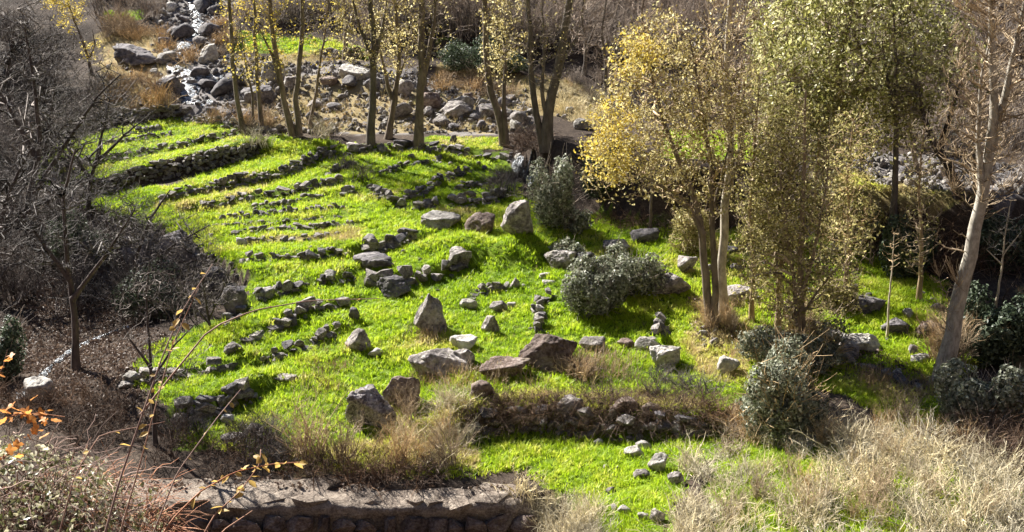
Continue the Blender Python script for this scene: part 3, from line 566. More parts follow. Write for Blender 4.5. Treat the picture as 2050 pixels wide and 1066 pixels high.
# named boulders: pixel box (x0, y0, x1, y1), material, planes, label
PYR = [(-.8, -.15, .5, .45), (.7, -.4, .62, .56), (.1, -.9, .3, .56), (-.3, .9, .5, .55), (-.5, -.5, .72, .66), (.9, .1, .2, .7)]
SLAB = [(-.05, -.24, 1, .36)]
ANG = [(-.55, -.3, .8, .55), (.95, -.1, .25, .6), (-.1, -1, .2, .55), (.5, .2, .9, .8)]
BO = [
 ((818,588,896,676),'boulder',PYR,'large pointed grey boulder standing alone in the middle of the field'),
 ((824,414,920,468),'pale',SLAB,'broad flat topped pale slab in the upper field'),
 ((930,422,998,474),'brown',[(-.3,-.4,.8,.6)],'squat brown boulder between the flat slab and the angular boulder'),
 ((1003,398,1072,476),'boulder',ANG,'tall angular boulder with a dark shaded face'),
 ((684,764,790,868),'pitted',[(-.2,-.6,.7,.8),(-1,0,.1,.85),(1,0,.1,.85)],'large pitted purple grey boulder near the bottom wall'),
 ((764,738,840,826),'brown',[(0,0,1,.7),(0,-1,.1,.6),(1,0,0,.85),(-1,0,0,.85)],'upright brown boulder beside the pitted boulder'),
 ((1040,664,1160,752),'brown',[(-.6,-.3,.75,.55),(.85,-.3,.5,.6),(0,-.9,.3,.6)],'biggest dark brown boulder above the dead brush'),
 ((816,688,950,762),'boulder',[(.35,-.2,.9,.45),(0,-.9,.4,.5)],'long low rock ridge below the pointed boulder'),
 ((898,664,960,706),'pale',[(0,-.3,1,.6)],'pale rock at the upper end of the rock ridge'),
 ((904,698,950,738),'boulder',[],'small grey rock under the pale rock on the ridge'),
 ((950,706,1062,770),'brown',[(-.4,-.2,.9,.45)],'sloping brown rock joined to the biggest dark boulder'),
 ((938,752,992,804),'brown',[(-.3,-.3,.8,.75)],'rounded brown rock at left end of the brush line'),
 ((1290,682,1366,746),'pale',[(-.4,-.4,.7,.75)],'round pale boulder above the right end of the brush'),
 ((1272,668,1322,710),'pale',[(-.5,-.6,.5,.5),(.5,.2,.8,.6)],'tilted block leaning on the round pale boulder'),
 ((1430,708,1484,754),'pale',[(0,-1,.1,.7),(-.9,0,.2,.75)],'square pale rock alone on yellowish grass'),
 ((1155,672,1214,708),'boulder',[(-.4,-.4,.8,.6)],'low grey rock right of the biggest dark boulder'),
 ((1236,674,1272,700),'brown',[],'small brown rock before the tilted block'),
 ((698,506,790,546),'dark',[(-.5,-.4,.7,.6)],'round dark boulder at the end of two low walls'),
 ((716,466,752,498),'pale',[],'white stone at the left end of the curved shaded wall'),
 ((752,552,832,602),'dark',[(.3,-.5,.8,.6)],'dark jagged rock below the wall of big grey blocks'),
 ((900,494,942,530),'boulder',[],'lumpy rock on top of the curved block wall'),
 ((688,652,744,708),'boulder',[(-.7,-.2,.6,.4),(.7,-.5,.4,.5)],'leaning split rock in the lower field'),
 ((692,616,720,642),'dark',[],'small dark rock above the leaning split rock'),
 ((736,697,766,717),'pale',[],'small pale rock right of the leaning split rock'),
 ((980,602,1020,630),'boulder',[(-.3,-.4,.8,.65)],'rounded grey rock right of the pointed boulder'),
 ((1014,602,1036,618),'pale',[],'small pale stone beside the rounded grey rock'),
 ((960,628,1000,672),'boulder',[(-.8,-.2,.5,.45)],'tilted rock pile below the rounded grey rock'),
 ((918,596,956,622),'pale',[(0,-.3,1,.6)],'flat pale rock at the foot of the hooked stone row'),
 ((1018,556,1044,582),'boulder',PYR,'small pointed stone casting a thin shadow'),
 ((1080,544,1106,560),'pale',[],'upper of two pale stones left of the dark bush'),
 ((1082,558,1112,574),'pale',[],'lower of two pale stones left of the dark bush'),
 ((442,682,484,712),'boulder',[(-.3,-.3,.9,.55)],'big blocky stone at the left end of the curving stone line'),
 ((476,674,512,694),'boulder',[(0,-.3,1,.5)],'flat grey stone beside the big blocky stone'),
 ((540,742,596,770),'boulder',[(-.4,-.3,.8,.6)],'split boulder above the lower left retaining wall'),
 ((440,828,474,852),'pale',[],'lone pale stone below the lower left retaining wall'),
 ((488,840,530,882),'boulder',[(-.4,-.4,.8,.6)],'upright grey stone among weeds at the lower left'),
 ((432,862,486,894),'boulder',[(0,0,1,.6)],'half buried grey stone above the foreground wall'),
 ((505,572,550,602),'pale',[(0,-.3,1,.6)],'pale rock at left end of the curving wall'),
 ((468,474,494,496),'pale',[],'white stone at left end of the reddish soil strip'),
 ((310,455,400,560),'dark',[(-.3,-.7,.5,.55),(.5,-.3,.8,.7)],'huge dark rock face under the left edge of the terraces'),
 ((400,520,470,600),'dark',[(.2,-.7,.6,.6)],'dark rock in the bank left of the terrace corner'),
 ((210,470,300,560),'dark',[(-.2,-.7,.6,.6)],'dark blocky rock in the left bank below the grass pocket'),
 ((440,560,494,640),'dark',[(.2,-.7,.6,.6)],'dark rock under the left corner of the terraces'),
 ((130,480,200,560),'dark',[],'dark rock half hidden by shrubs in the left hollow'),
 ((1090,490,1164,544),'boulder',[(-.3,-.3,.9,.65)],'rock overgrown with grey shrub left of the round bushes'),
 ((1146,500,1194,540),'dark',[],'dark rock between overgrown rock and round bush'),
 ((1206,474,1262,512),'boulder',[(-.3,-.3,.9,.55)],'rock behind the round bushes'),
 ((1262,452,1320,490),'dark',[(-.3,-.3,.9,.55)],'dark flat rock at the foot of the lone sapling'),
 ((1308,544,1384,598),'boulder',[(-.5,-.2,.8,.55)],'sloping grey boulder right of the round bushes'),
 ((1346,506,1398,552),'boulder',[(-.3,-.3,.9,.55)],'grey boulder in shade behind the golden tree'),
 ((1690,664,1774,710),'pale',[(-.1,-.2,1,.5),(0,-1,-.2,.8)],'long flat topped boulder with a deep shadow on the right'),
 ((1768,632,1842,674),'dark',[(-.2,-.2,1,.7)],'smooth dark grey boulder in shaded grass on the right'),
 ((1838,640,1896,680),'brown',[],'brown boulder behind the bare poplar stem'),
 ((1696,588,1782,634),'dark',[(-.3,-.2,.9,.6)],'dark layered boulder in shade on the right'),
 ((1822,706,1868,730),'pale',[(-.3,-.2,.9,.5)],'wedge of pale rock left of the bare poplar'),
 ((1684,700,1716,724),'pale',[],'small white stone under the long flat boulder'),
 ((1440,574,1520,612),'boulder',[(0,-.2,1,.5)],'flat shaded rock behind the golden tree stems'),
 ((1112,844,1144,868),'pale',[],'white stone on the lower grass under the brush'),
 ((1250,888,1292,920),'pale',[(-.5,-.3,.7,.5)],'pale rock at upper left of the lower stone cluster'),
 ((1272,882,1306,904),'pale',[],'pale rock at the top of the lower stone cluster'),
 ((1298,908,1346,950),'pale',[(-.4,-.4,.8,.7)],'largest whitish rock of the lower stone cluster'),
 ((1268,936,1306,962),'boulder',[],'grey rock below the whitish rock'),
 ((1336,946,1370,976),'boulder',[],'grey rock at lower right of the stone cluster'),
 ((1236,1012,1266,1034),'pale',[],'round pale stone near the bottom of the grass'),
 ((1274,1026,1302,1046),'pale',[],'pale stone left of the rock near the bottom edge'),
 ((1300,1012,1332,1050),'boulder',[(-.7,-.2,.6,.55)],'upright grey rock near the bottom edge'),
 ((1188,878,1210,892),'pale',[],'tiny pale stone in the middle of the lower grass'),
 ((1116,792,1172,848),'boulder',[(0,-.8,.4,.6)],'grey boulder in the shaded face below the dead brush'),
 ((1222,792,1284,842),'brown',[(0,-.8,.4,.6)],'brown boulder in the shaded face below the dead brush'),
 ((1286,802,1332,848),'brown',[(.3,-.8,.4,.6)],'smaller brown boulder at the right of the shaded face'),
 ((1360,846,1396,868),'boulder',[],'grey stone at the right foot of the brush wall'),
 ((40,755,110,815),'pale',[(-.1,-.2,1,.6)],'round pale rock at the lower end of the stony channel'),
 # background
 ((205,78,312,138),'dark',[(.5,-.3,.8,.45),(-.2,-.9,.3,.5)],'huge dark wedge shaped boulder left of the stream'),
 ((328,48,378,80),'dark',[(-.5,-.3,.7,.5),(.6,-.3,.7,.5)],'peaked dark boulder standing in the stream'),
 ((400,86,438,130),'pale',[(-.5,-.4,.7,.55)],'tall pale boulder right of the stream'),
 ((300,148,372,196),'dark',[(-.4,-.3,.8,.6)],'dark boulder on the left bank where stream bends'),
 ((520,116,572,170),'pale',[(.3,-.4,.8,.6)],'white topped boulder behind the five thin trees'),
 ((660,126,740,166),'pale',[(.25,-.2,1,.4),(-.9,0,.3,.7)],'wide tilted slab on top of the rubble slope'),
 ((640,148,676,176),'brown',[],'brown rock left of the wide tilted slab'),
 ((560,150,596,184),'boulder',[],'round grey boulder behind the forked thin trees'),
 ((480,172,552,216),'dark',[(0,-.2,1,.7)],'dark grey boulder at the foot of the thin trees'),
 ((880,196,952,240),'boulder',[(-.5,-.3,.8,.55),(.6,-.3,.7,.6)],'peaked grey boulder on the rubble left of leaning tree'),
 ((944,205,996,240),'boulder',[(.5,-.3,.8,.6)],'grey boulder just behind the leaning tree'),
 ((926,186,950,202),'brown',[],'small brown rock perched above the peaked grey boulder'),
 ((838,180,884,224),'brown',[(.2,-.5,.8,.7)],'brown rock face behind the straight mid tree'),
 ((1148,236,1184,262),'pale',[],'white stone beside the left tip of the golden crown'),
 ((900,268,918,288),'dark',[],'dark stump like stone on the bright grass strip'),
 ((690,285,735,310),'boulder',[],'grey rock at the foot of the forked tree'),
 ((785,276,830,300),'dark',[],'dark rock between the forked tree and the straight tree'),
]
def put_boulder(i, box, mt, extra, label, group=None, sub=None):
    x0, y0, x1, y1 = box; cx = (x0 + x1)/2; p = hit(cx, y1 - .06*(y1 - y0)); s = ppm(p)
    w = (x1 - x0)/s; dep = R_(17) + math.atan((y1 - 533)/F_PX); D = w*(.9 if extra is SLAB else .55 if (y1-y0) > (x1-x0) else .7)
    h = max(((y1 - y0)/s - D*.6*math.sin(dep))/math.cos(dep), .28*w)
    if extra is SLAB: h = w*.46
    sub = sub or (5 if (x1 - x0) > 70 else 4 if (x1 - x0) > 32 else 3)
    ex2 = list(extra) + ([] if extra is PYR or extra is SLAB else [(rs.uniform(-.25, .25), rs.uniform(-.35, .1), 1, rs.uniform(.6, .75))])
    me = rock_mesh(500 + i, sub, 14, ex2, .10, M[mt], (w/2*1.03, D/2, h*.58), pit=.35 if mt == 'pitted' else 0, smooth=True)
    o = link('boulder', me, None, (p[0], p[1] + D*.42, p[2] + h*.38), (0, 0, rs.uniform(-.15, .15)))
    return tag(o, label, 'boulder', group)
for i, (box, mt, ex, lab) in enumerate(BO): put_boulder(i, box, mt, ex, lab)

# countable rocks of the stream bed and of the rubble slopes, sharing a few meshes
RM = {k: [rock_mesh(900 + 20*j + q, 3, 12, (), .09, M[k], (.5, .42, .36)) for q in range(5)] for j, k in enumerate(('boulder', 'dark', 'pale'))}
def strew(poly, n, smin, smax, label, group, mix=(.5, .35, .15), power=2.2):
    Pp = wpoly(poly); made = []; c = 0; tries = 0
    while c < n and tries < n*40:
        tries += 1
        x = rs.uniform(Pp[:, 0].min(), Pp[:, 0].max()); y = rs.uniform(Pp[:, 1].min(), Pp[:, 1].max())
        if not bool(inpoly(np.array([x]), np.array([y]), Pp)[0]): continue
        s = smin + (smax - smin)*rs.random()**power
        if any(math.hypot(x - a, y - b) < (s + q)*.42 for a, b, q in made): continue
        made.append((x, y, s)); u = rs.random(); k = 'boulder' if u < mix[0] else 'dark' if u < mix[0] + mix[1] else 'pale'
        o = link('boulder', rs.choice(RM[k]), None, (x, y, float(hz(x, y)) + .17*s), (rs.uniform(-.35, .35), rs.uniform(-.35, .35), rs.uniform(0, 6.28)), (s, s*rs.uniform(.7, 1.1), s*rs.uniform(.7, 1.15)))
        q_ = proj(np.array([x, y, float(hz(x, y))])); tag(o, placed(label, q_[0], q_[1]), 'boulder', group); c += 1
strew([(330,-20),(440,-10),(430,60),(440,130),(480,180),(480,245),(400,235),(350,190),(330,120),(320,60)], 80, .25, 1.5, 'grey boulder in the stream bed', 'boulders in the stream bed', (.4, .48, .12), 1.8)
strew([(470,130),(560,160),(640,165),(760,150),(840,180),(1060,200),(1075,262),(640,262),(480,258)], 70, .2, 1.3, 'grey rock on the rubble slope', 'rocks on the rubble slope', (.5, .35, .15), 2.0)
strew([(1690,320),(1800,325),(2060,345),(2060,395),(1900,388),(1740,368)], 26, .2, .75, 'grey rock behind the yellow grass ledge', 'rocks behind the grass ledge')
strew([(640,285),(1040,305),(1070,370),(1040,370),(860,320),(660,310)], 16, .14, .34, 'small grey stone along the foot of the trees', 'stones at the foot of the trees')
strew([(420,470),(490,540),(500,640),(450,660),(440,560),(380,500)], 22, .18, .5, 'tumbled grey stone below the terrace corner', 'stones below the terrace corner')
strew([(1180,870),(1350,880),(1380,1000),(1330,1066),(1220,1066),(1150,960)], 14, .07, .22, 'small pale stone lying loose in the lower grass', 'loose stones in the lower grass', (.3, .1, .6))
strew([(500,420),(720,400),(930,600),(1080,560),(1060,690),(720,760),(520,690)], 30, .06, .19, 'small loose stone lying in the terrace grass', 'loose stones in the terrace grass', (.5, .2, .3))
strew([(1400,640),(1440,650),(1440,695),(1405,695)], 9, .15, .38, 'stone in the small heap at the golden tree foot', 'stones heaped at the golden tree foot', (.5, .2, .3))
strew([(1450,480),(1700,500),(1720,600),(1500,610),(1400,560)], 12, .2, .7, 'shaded grey rock under the right hand trees', 'rocks under the right hand trees', (.6, .3, .1))
strew([(1640,560),(1880,590),(1860,740),(1700,700)], 12, .15, .5, 'grey rock on the shaded grass at right', 'rocks on the shaded grass', (.5, .3, .2))
strew([(210,60),(330,90),(320,215),(190,215)], 12, .25, .7, 'rock among the rusty shrubs', 'rocks among rusty shrubs', (.5, .3, .2))
strew([(1070,160),(1240,175),(1240,250),(1120,270)], 8, .2, .6, 'rock on the dry slope', 'rocks on the dry slope', (.5, .2, .3))

# small uncountable rubble
p = np.concatenate([sample({'a': WR['stream']}, 26), sample({'a': WR['right']}, 16)]); p = p[visible(p[:, 0], p[:, 1])]; n = len(p)
sc = .06 + .17*rg.uniform(0, 1, n)**2.5
rub = [chunk(300+k, M['rock']) for k in range(5)] + [chunk(310, M['dark']), chunk(311, M['pale'])]
scatter('rubble', np.c_[p, hz(p[:, 0], p[:, 1]) + sc*.25], rg.uniform(-3, 3, (n, 3)), np.c_[sc*1.2, sc, sc*.8], rg.integers(0, 7, n), np.zeros(n), rub, 'loose grey rubble between the boulders of stream and slope')
print('rubble', n)

# ------------------------------------------------------------------ plants: tubes, leaves, trees grown towards points of their crown
def tubes(batches):                                  # batches of (P [n,k,3], R [n,k], sides) -> verts, quads
    VV = []; FF = []; base = 0
    for Pb, Rb, S in batches:
        n, k, _ = Pb.shape
        if n == 0: continue
        T = np.gradient(Pb, axis=1); T /= np.linalg.norm(T, axis=2, keepdims=True) + 1e-9
        tm = Pb[:, -1] - Pb[:, 0]; tm /= np.linalg.norm(tm, axis=1, keepdims=True) + 1e-9
        ref = np.where(np.abs(tm[:, 2:3]) < .8, np.array([[0, 0, 1.]]), np.array([[1., 0, 0]]))[:, None, :]
        u = np.cross(T, np.broadcast_to(ref, T.shape)); u /= np.linalg.norm(u, axis=2, keepdims=True) + 1e-9; v = np.cross(T, u)
        a = np.arange(S)*2*math.pi/S
        V = Pb[:, :, None, :] + Rb[:, :, None, None]*(u[:, :, None, :]*np.cos(a)[None, None, :, None] + v[:, :, None, :]*np.sin(a)[None, None, :, None])
        ids = base + np.arange(n*k*S).reshape(n, k, S); nx_ = np.roll(ids, -1, axis=2)
        FF.append(np.stack([ids[:, :-1], nx_[:, :-1], nx_[:, 1:], ids[:, 1:]], -1).reshape(-1, 4)); VV.append(V.reshape(-1, 3)); base += n*k*S
    return np.concatenate(VV), np.concatenate(FF)
def leaf_quads(C, size, r, droop=.35, aspect=.55, fold=.18, nrm=None):
    n = len(C); d = r.normal(size=(n, 3)); d[:, 2] -= droop; d /= np.linalg.norm(d, axis=1, keepdims=True)
    if nrm is not None: d = d - nrm*(d*nrm).sum(1, keepdims=True)*.7; d /= np.linalg.norm(d, axis=1, keepdims=True) + 1e-9
    q = r.normal(size=(n, 3)) if nrm is None else nrm + r.normal(size=(n, 3))*.45
    u = np.cross(d, q); u /= np.linalg.norm(u, axis=1, keepdims=True) + 1e-9; w = np.cross(u, d)
    s = (size*r.uniform(.45, 1.45, n))[:, None]
    V = np.stack([C - d*s*.5, C + u*s*aspect*.5 + w*s*fold*.5, C + d*s*.5, C - u*s*aspect*.5 + w*s*fold*.5], 1)
    return V.reshape(-1, 3), np.arange(n*4).reshape(n, 4)
def resample(P, k):
    P = np.asarray(P, float); s = np.r_[0, np.cumsum(np.linalg.norm(np.diff(P, axis=0), axis=1))]; t = np.linspace(0, s[-1], k*4)
    Q = np.stack([np.interp(t, s, P[:, i]) for i in range(3)], -1)
    for _ in range(3): Q[1:-1] = (Q[:-2] + 2*Q[1:-1] + Q[2:])/4
    return Q[np.linspace(0, len(Q) - 1, k).astype(int)]
def in_blobs(blobs, n, r, shell=0.0, ragged=.3):
    vol = np.array([b[3]*b[4]*b[5]*(b[6] if len(b) > 6 else 1) for b in blobs]); ch = r.choice(len(blobs), n, p=vol/vol.sum())
    d = r.normal(size=(n, 3)); d /= np.linalg.norm(d, axis=1, keepdims=True); rad = (shell + (1 - shell)*r.uniform(0, 1, n))**(1/3)
    B = np.array([b[:6] for b in blobs]); rad = rad*(1 + ragged*fbm(d*2.6 + ch[:, None]*7.3, 3, 77))
    return B[ch, :3] + d*rad[:, None]*B[ch, 3:6], d
def connect(nodes, ntan, nrad, T, r, lowpref, kpts, rmax, rtip, curve=.5, wobble=.05):
    # each target is joined by a curved branch to the best node of the existing wood
    D = T[:, None, :] - nodes[None]; L = np.linalg.norm(D, axis=2)
    cost = L + lowpref*np.maximum(0, nodes[None, :, 2] - T[:, None, 2] + .45*L)
    j = cost.argmin(1); A = nodes[j]; d = T - A; ln = np.linalg.norm(d, axis=1, keepdims=True) + 1e-6
    t0 = ntan[j]*curve + d/ln*(1 - curve*.4); t1 = d/ln + np.array([0, 0, .35]); t = np.linspace(0, 1, kpts)[None, :, None]
    h00, h10, h01, h11 = 2*t**3-3*t**2+1, t**3-2*t**2+t, -2*t**3+3*t**2, t**3-t**2
    Pb = h00*A[:, None] + h10*(t0*ln)[:, None] + h01*T[:, None] + h11*(t1*ln)[:, None]
    Pb[:, 1:-1] += r.normal(size=Pb[:, 1:-1].shape)*wobble*ln[:, None]
    r0 = np.minimum(nrad[j]*.75, rmax*np.clip(ln[:, 0]/1.2, .4, 1.3)); Rb = r0[:, None]*(1 - np.linspace(0, 1, kpts)[None]) + rtip*np.linspace(0, 1, kpts)[None]
    return Pb, Rb
def nodes_of(Pb, Rb):
    T = np.gradient(Pb, axis=1); T /= np.linalg.norm(T, axis=2, keepdims=True) + 1e-9
    return Pb[:, 1:].reshape(-1, 3), T[:, 1:].reshape(-1, 3), Rb[:, 1:].reshape(-1)
def tree(name, label, base_px, stems, blobs, counts, bark, twig, seed, r0=.16, leaf=None, cat='tree', lowpref=.8, rmax=(.05, .02, .011), sides0=7,
         upright=False, leaf_layers=(), group=None, cut=True, curve=.5, wob=.06, dy=0, radii=None, rtip=.005, crownname='crown'):
    # stems: pixel polylines standing in the plane of the base; blobs: pixel centre, pixel radii, depth radius (m), depth offset (m)
    r = np.random.default_rng(seed); b = hit(*base_px); s = ppm(b); Y = b[1]; b = b - np.array([0, 0, .08])
    root = thing(name, b, label, cat, group)
    stems = [list(q) for q in stems]; blobs = list(blobs)
    for q in stems:
        if q[-1][1] <= -78: q.append((q[-1][0] + (q[-1][0] - q[-2][0])*1.2, q[-1][1] - 240)); blobs.append((q[-1][0], q[-1][1] + 130, 70, 190, 1.3, 0, .9))
    SP = []; SR = []
    for i, st in enumerate(stems):
        off = 0 if i == 0 else r.uniform(-.15, .15)
        pts = [at(px, py, Y + off + (dy*k/(len(st)-1))) for k, (px, py) in enumerate(st)]
        pts = resample(pts, 16) + 0; ln = np.linalg.norm(np.diff(pts, axis=0), axis=1).sum()
        pts[1:] += (r.normal(size=(15, 3))*.012*ln/6)
        if i == 0: pts[0] = b
        rr = .82*(radii[i] if radii else r0*(1 if i == 0 else .7)); SP.append(pts); SR.append(np.linspace(1, .22, 16)*rr*np.r_[1.35, 1.12, np.ones(14)])
    SP = np.array(SP); SR = np.array(SR)
    V, Fc = tubes([(SP, SR, sides0)]); link('trunk', mesh_np('trunk', V - b, Fc, bark), root)
    BL = []
    for bl in blobs:
        c = at(bl[0], bl[1], Y + (bl[5] if len(bl) > 5 else 0)); BL.append((c[0], c[1], c[2], bl[2]/s, bl[4], bl[3]/s, bl[6] if len(bl) > 6 else 1))
    nd = [nodes_of(SP, SR)]; out = []; tips = None
    if len(blobs) and any(q[-1][1] < -250 for q in stems): counts = tuple(int(c*1.5) for c in counts); leaf = leaf and (leaf[0], int(leaf[1]*2.4), leaf[2]*1.08, leaf[3]*1.15)
    for lv, cnt in enumerate(counts):
        T, _ = in_blobs(BL, cnt, r); nn_, tt_, rr_ = [np.concatenate(q) for q in zip(*nd)]
        Pb, Rb = connect(nn_, tt_, rr_, T, r, lowpref if lv else lowpref*1.3, (8, 6, 4)[min(lv, 2)], rmax[min(lv, 2)], rtip, curve, wob)
        out.append((Pb, Rb, (5, 3, 3)[min(lv, 2)])); (nd.append(nodes_of(Pb, Rb)) if not (upright and lv) else None)
        if lv == 0: nd = nd if len(counts) < 2 else nd
    V, Fc = tubes(out); link('branches', mesh_np('branches', V - b, Fc, twig), root)
    if leaf:
        mat, n, size, sp = leaf
        Pl, Rl = np.concatenate([o[0][:, -1] for o in out[1:]]), None
        base_pts = np.concatenate([o[0][:, k] for o in out[-2:] for k in (-1, -2)])
        wq = r.random(len(base_pts))**3.2; C = base_pts[r.choice(len(base_pts), n, p=wq/wq.sum())] + r.normal(size=(n, 3))*sp*.85
        V, Fc = leaf_quads(C, size, r); link(crownname, mesh_np('crown', V - b, Fc, mat, False), root)
    for k, (mat, n, size, sp, bl2) in enumerate(leaf_layers):   # patches of another leaf colour
        B2 = [(*at(q[0], q[1], Y + (q[5] if len(q) > 5 else 0)), q[2]/s, q[4], q[3]/s) for q in bl2]
        allp = np.concatenate([o[0][:, k2] for o in out for k2 in (-1, -2)])
        inside = np.zeros(len(allp), bool)
        for q in B2: inside |= (((allp - np.array(q[:3]))/np.array(q[3:6]))**2).sum(1) < 1.1
        src = allp[inside] if inside.sum() > 5 else in_blobs(B2, 60, r)[0]
        C = src[r.integers(0, len(src), n)] + r.normal(size=(n, 3))*sp
        V, Fc = leaf_quads(C, size, r); link(crownname, mesh_np('crown', V - b, Fc, mat, False), root)
    return root
def shrub_batches(seed, stems, h, spread, arch=.5, side=(6, .35), lv2=0, r=.008, base=.12, up=.6, k=6):
    g = np.random.default_rng(seed); a = g.uniform(0, 2*math.pi, stems); tilt = np.abs(g.normal(0, spread, stems)); L = h*g.uniform(.55, 1.1, stems)
    d = np.stack([np.cos(a)*np.sin(tilt), np.sin(a)*np.sin(tilt), np.cos(tilt)], -1); o = np.stack([np.cos(a), np.sin(a), 0*a], -1)
    b0 = np.c_[g.normal(0, base, (stems, 2)), np.full(stems, -.05)]
    t = np.linspace(0, 1, k)[None, :, None]
    Pb = b0[:, None] + d[:, None]*(L[:, None, None]*t) + (o*np.array([1, 1, 0]))[:, None]*(arch*L[:, None, None]*.4*t**2) - np.array([0, 0, 1.])*(arch*L[:, None, None]*.3*t**3)
    Pb[:, 1:] += g.normal(size=Pb[:, 1:].shape)*.03*h*t[:, 1:]
    Rb = r*g.uniform(.6, 1.2, (stems, 1))*(1 - .75*np.linspace(0, 1, k)[None]); out = [(Pb, Rb, 4 if r > .01 else 3)]
    Pp, Rp = Pb, Rb
    for lv in range(1 + lv2):
        m = side[0] if lv == 0 else max(2, side[0]//2); n = len(Pp)*m; pi = np.repeat(np.arange(len(Pp)), m); ti = g.uniform(.2, .97, n)*(Pp.shape[1]-1); i0 = ti.astype(int); f = (ti - i0)[:, None]
        A = Pp[pi, i0]*(1-f) + Pp[pi, i0+1]*f; tg = Pp[pi, i0+1] - Pp[pi, i0]; tg /= np.linalg.norm(tg, axis=1, keepdims=True) + 1e-9
        dd = tg + g.normal(size=(n, 3))*.6 + np.array([0, 0, up*.5]); dd /= np.linalg.norm(dd, axis=1, keepdims=True); ll = h*side[1]*g.uniform(.4, 1.1, n)*(.55**lv)
        kk = 4; tt = np.linspace(0, 1, kk)[None, :, None]; Q = A[:, None] + dd[:, None]*(ll[:, None, None]*tt); Q[:, 1:] += g.normal(size=(n, kk-1, 3))*.06*ll[:, None, None]
        Rq = (Rp[pi, i0]*.6)[:, None]*(1 - .7*np.linspace(0, 1, kk)[None]); out.append((Q, Rq, 3)); Pp, Rp = Q, Rq
    return out
def shrub_mesh(mat, *a, **k):
    V, Fc = tubes(shrub_batches(*a, **k)); return mesh_np('shrub', V, Fc, mat)

P_MID = dict(bark=M['bark_grey'], twig=M['twig_brown'])
tree('poplar_tree', 'leftmost of the thin leaning trees behind the upper wall', (487,264), [[(487,264),(479,225),(468,150),(462,60),(454,-80)]], [(468,40,32,130,.7),(490,110,30,60,.7)], (16,70,320), seed=11, r0=.13,
     leaf=(M['leaf_yellow'], 1100, .08, .08), **P_MID)
tree('poplar_tree', 'slim straight tree second from the left behind the upper wall', (524,252), [[(524,252),(516,180),(512,100),(508,0),(505,-80)],[(507,250),(505,190),(490,120),(480,40)]], [(515,40,45,130,.8)], (18,80,380), seed=12, r0=.11,
     leaf=(M['leaf_yellow'], 1700, .08, .09), **P_MID)
tree('poplar_tree', 'tree curving left with yellow tufts behind the upper wall', (588,274), [[(588,274),(573,228),(560,160),(548,80),(538,0),(528,-90)],[(560,160),(545,110),(520,60)]], [(545,40,45,130,.8),(555,110,30,40,.6)], (18,80,380), seed=13, r0=.16,
     leaf=(M['leaf_yellow'], 1500, .08, .09), **P_MID)
tree('poplar_tree', 'straight tree twinned with the one curving left', (599,274), [[(599,274),(594,200),(600,120),(606,40),(612,-90)]], [(607,20,36,130,.7)], (16,70,300), seed=14, r0=.15, leaf=(M['leaf_yellow'], 500, .075, .09), **P_MID)
tree('poplar_tree', 'thin tree leaning right beside the twinned trees', (620,258), [[(620,258),(632,190),(638,140),(652,60),(660,-40)]], [(655,40,45,110,.8)], (16,80,300), seed=15, r0=.09, leaf=(M['leaf_yellow'], 500, .075, .09), **P_MID)
tree('poplar_tree', 'straight single tree left of the forked tree', (742,290), [[(742,290),(745,200),(750,100),(744,30),(738,-90)],[(748,130),(735,90),(715,40),(700,-30)],[(750,110),(765,60),(775,0)]], [(735,20,60,130,1.0),(720,90,50,60,.8)], (24,110,500), seed=16, r0=.19,
     leaf=(M['leaf_gold'], 1900, .08, .1), **P_MID)
tree('poplar_tree', 'forked tree with curved legs among the back trees', (777,277), [[(777,277),(789,210),(776,172),(768,130),(758,90)],[(789,212),(801,130),(796,60),(788,-80)],[(800,150),(815,110),(825,40)]], [(795,40,55,120,1.0),(790,110,40,50,.8)], (24,110,480), seed=17, r0=.17, radii=(.18,.12,.06),
     leaf=(M['leaf_gold'], 2400, .08, .1), **P_MID)
tree('poplar_tree', 'straight tall tree in the middle of the back row', (838,294), [[(838,294),(842,200),(842,100),(845,0),(846,-100)],[(846,170),(858,110),(870,40),(874,-60)]], [(855,20,55,130,1.0)], (22,100,460), seed=18, r0=.21,
     leaf=(M['leaf_gold'], 900, .075, .1), **P_MID)
tree('poplar_tree', 'tree leaning left above the dark hollow, with gold leaves', (1010,292), [[(1010,292),(1001,230),(979,180),(972,100),(970,0),(965,-90)],[(1014,290),(1008,200),(1012,120),(1020,40)]], [(1010,60,50,90,1.0),(1000,120,45,60,.9),(985,-10,45,80,.9)], (26,120,520), seed=19, r0=.18, radii=(.19,.14),
     leaf=(M['leaf_gold'], 3000, .08, .1), **P_MID)
tree('poplar_tree', 'thick pollard tree with fan of stems above the ivy bush', (1095,300), [[(1098,300),(1094,240),(1105,190),(1125,100),(1140,0),(1150,-90)],[(1090,300),(1068,200),(1062,100),(1060,0),(1060,-90)],[(1094,240),(1085,190),(1090,100),(1085,0)],[(1104,200),(1120,140),(1160,60)]], [(1100,30,70,130,1.2),(1095,140,55,50,1.0)], (40,200,900), seed=20, r0=.3, radii=(.24,.15,.1,.07), leaf=(M['leaf_gold'], 700, .07, .1), **P_MID)
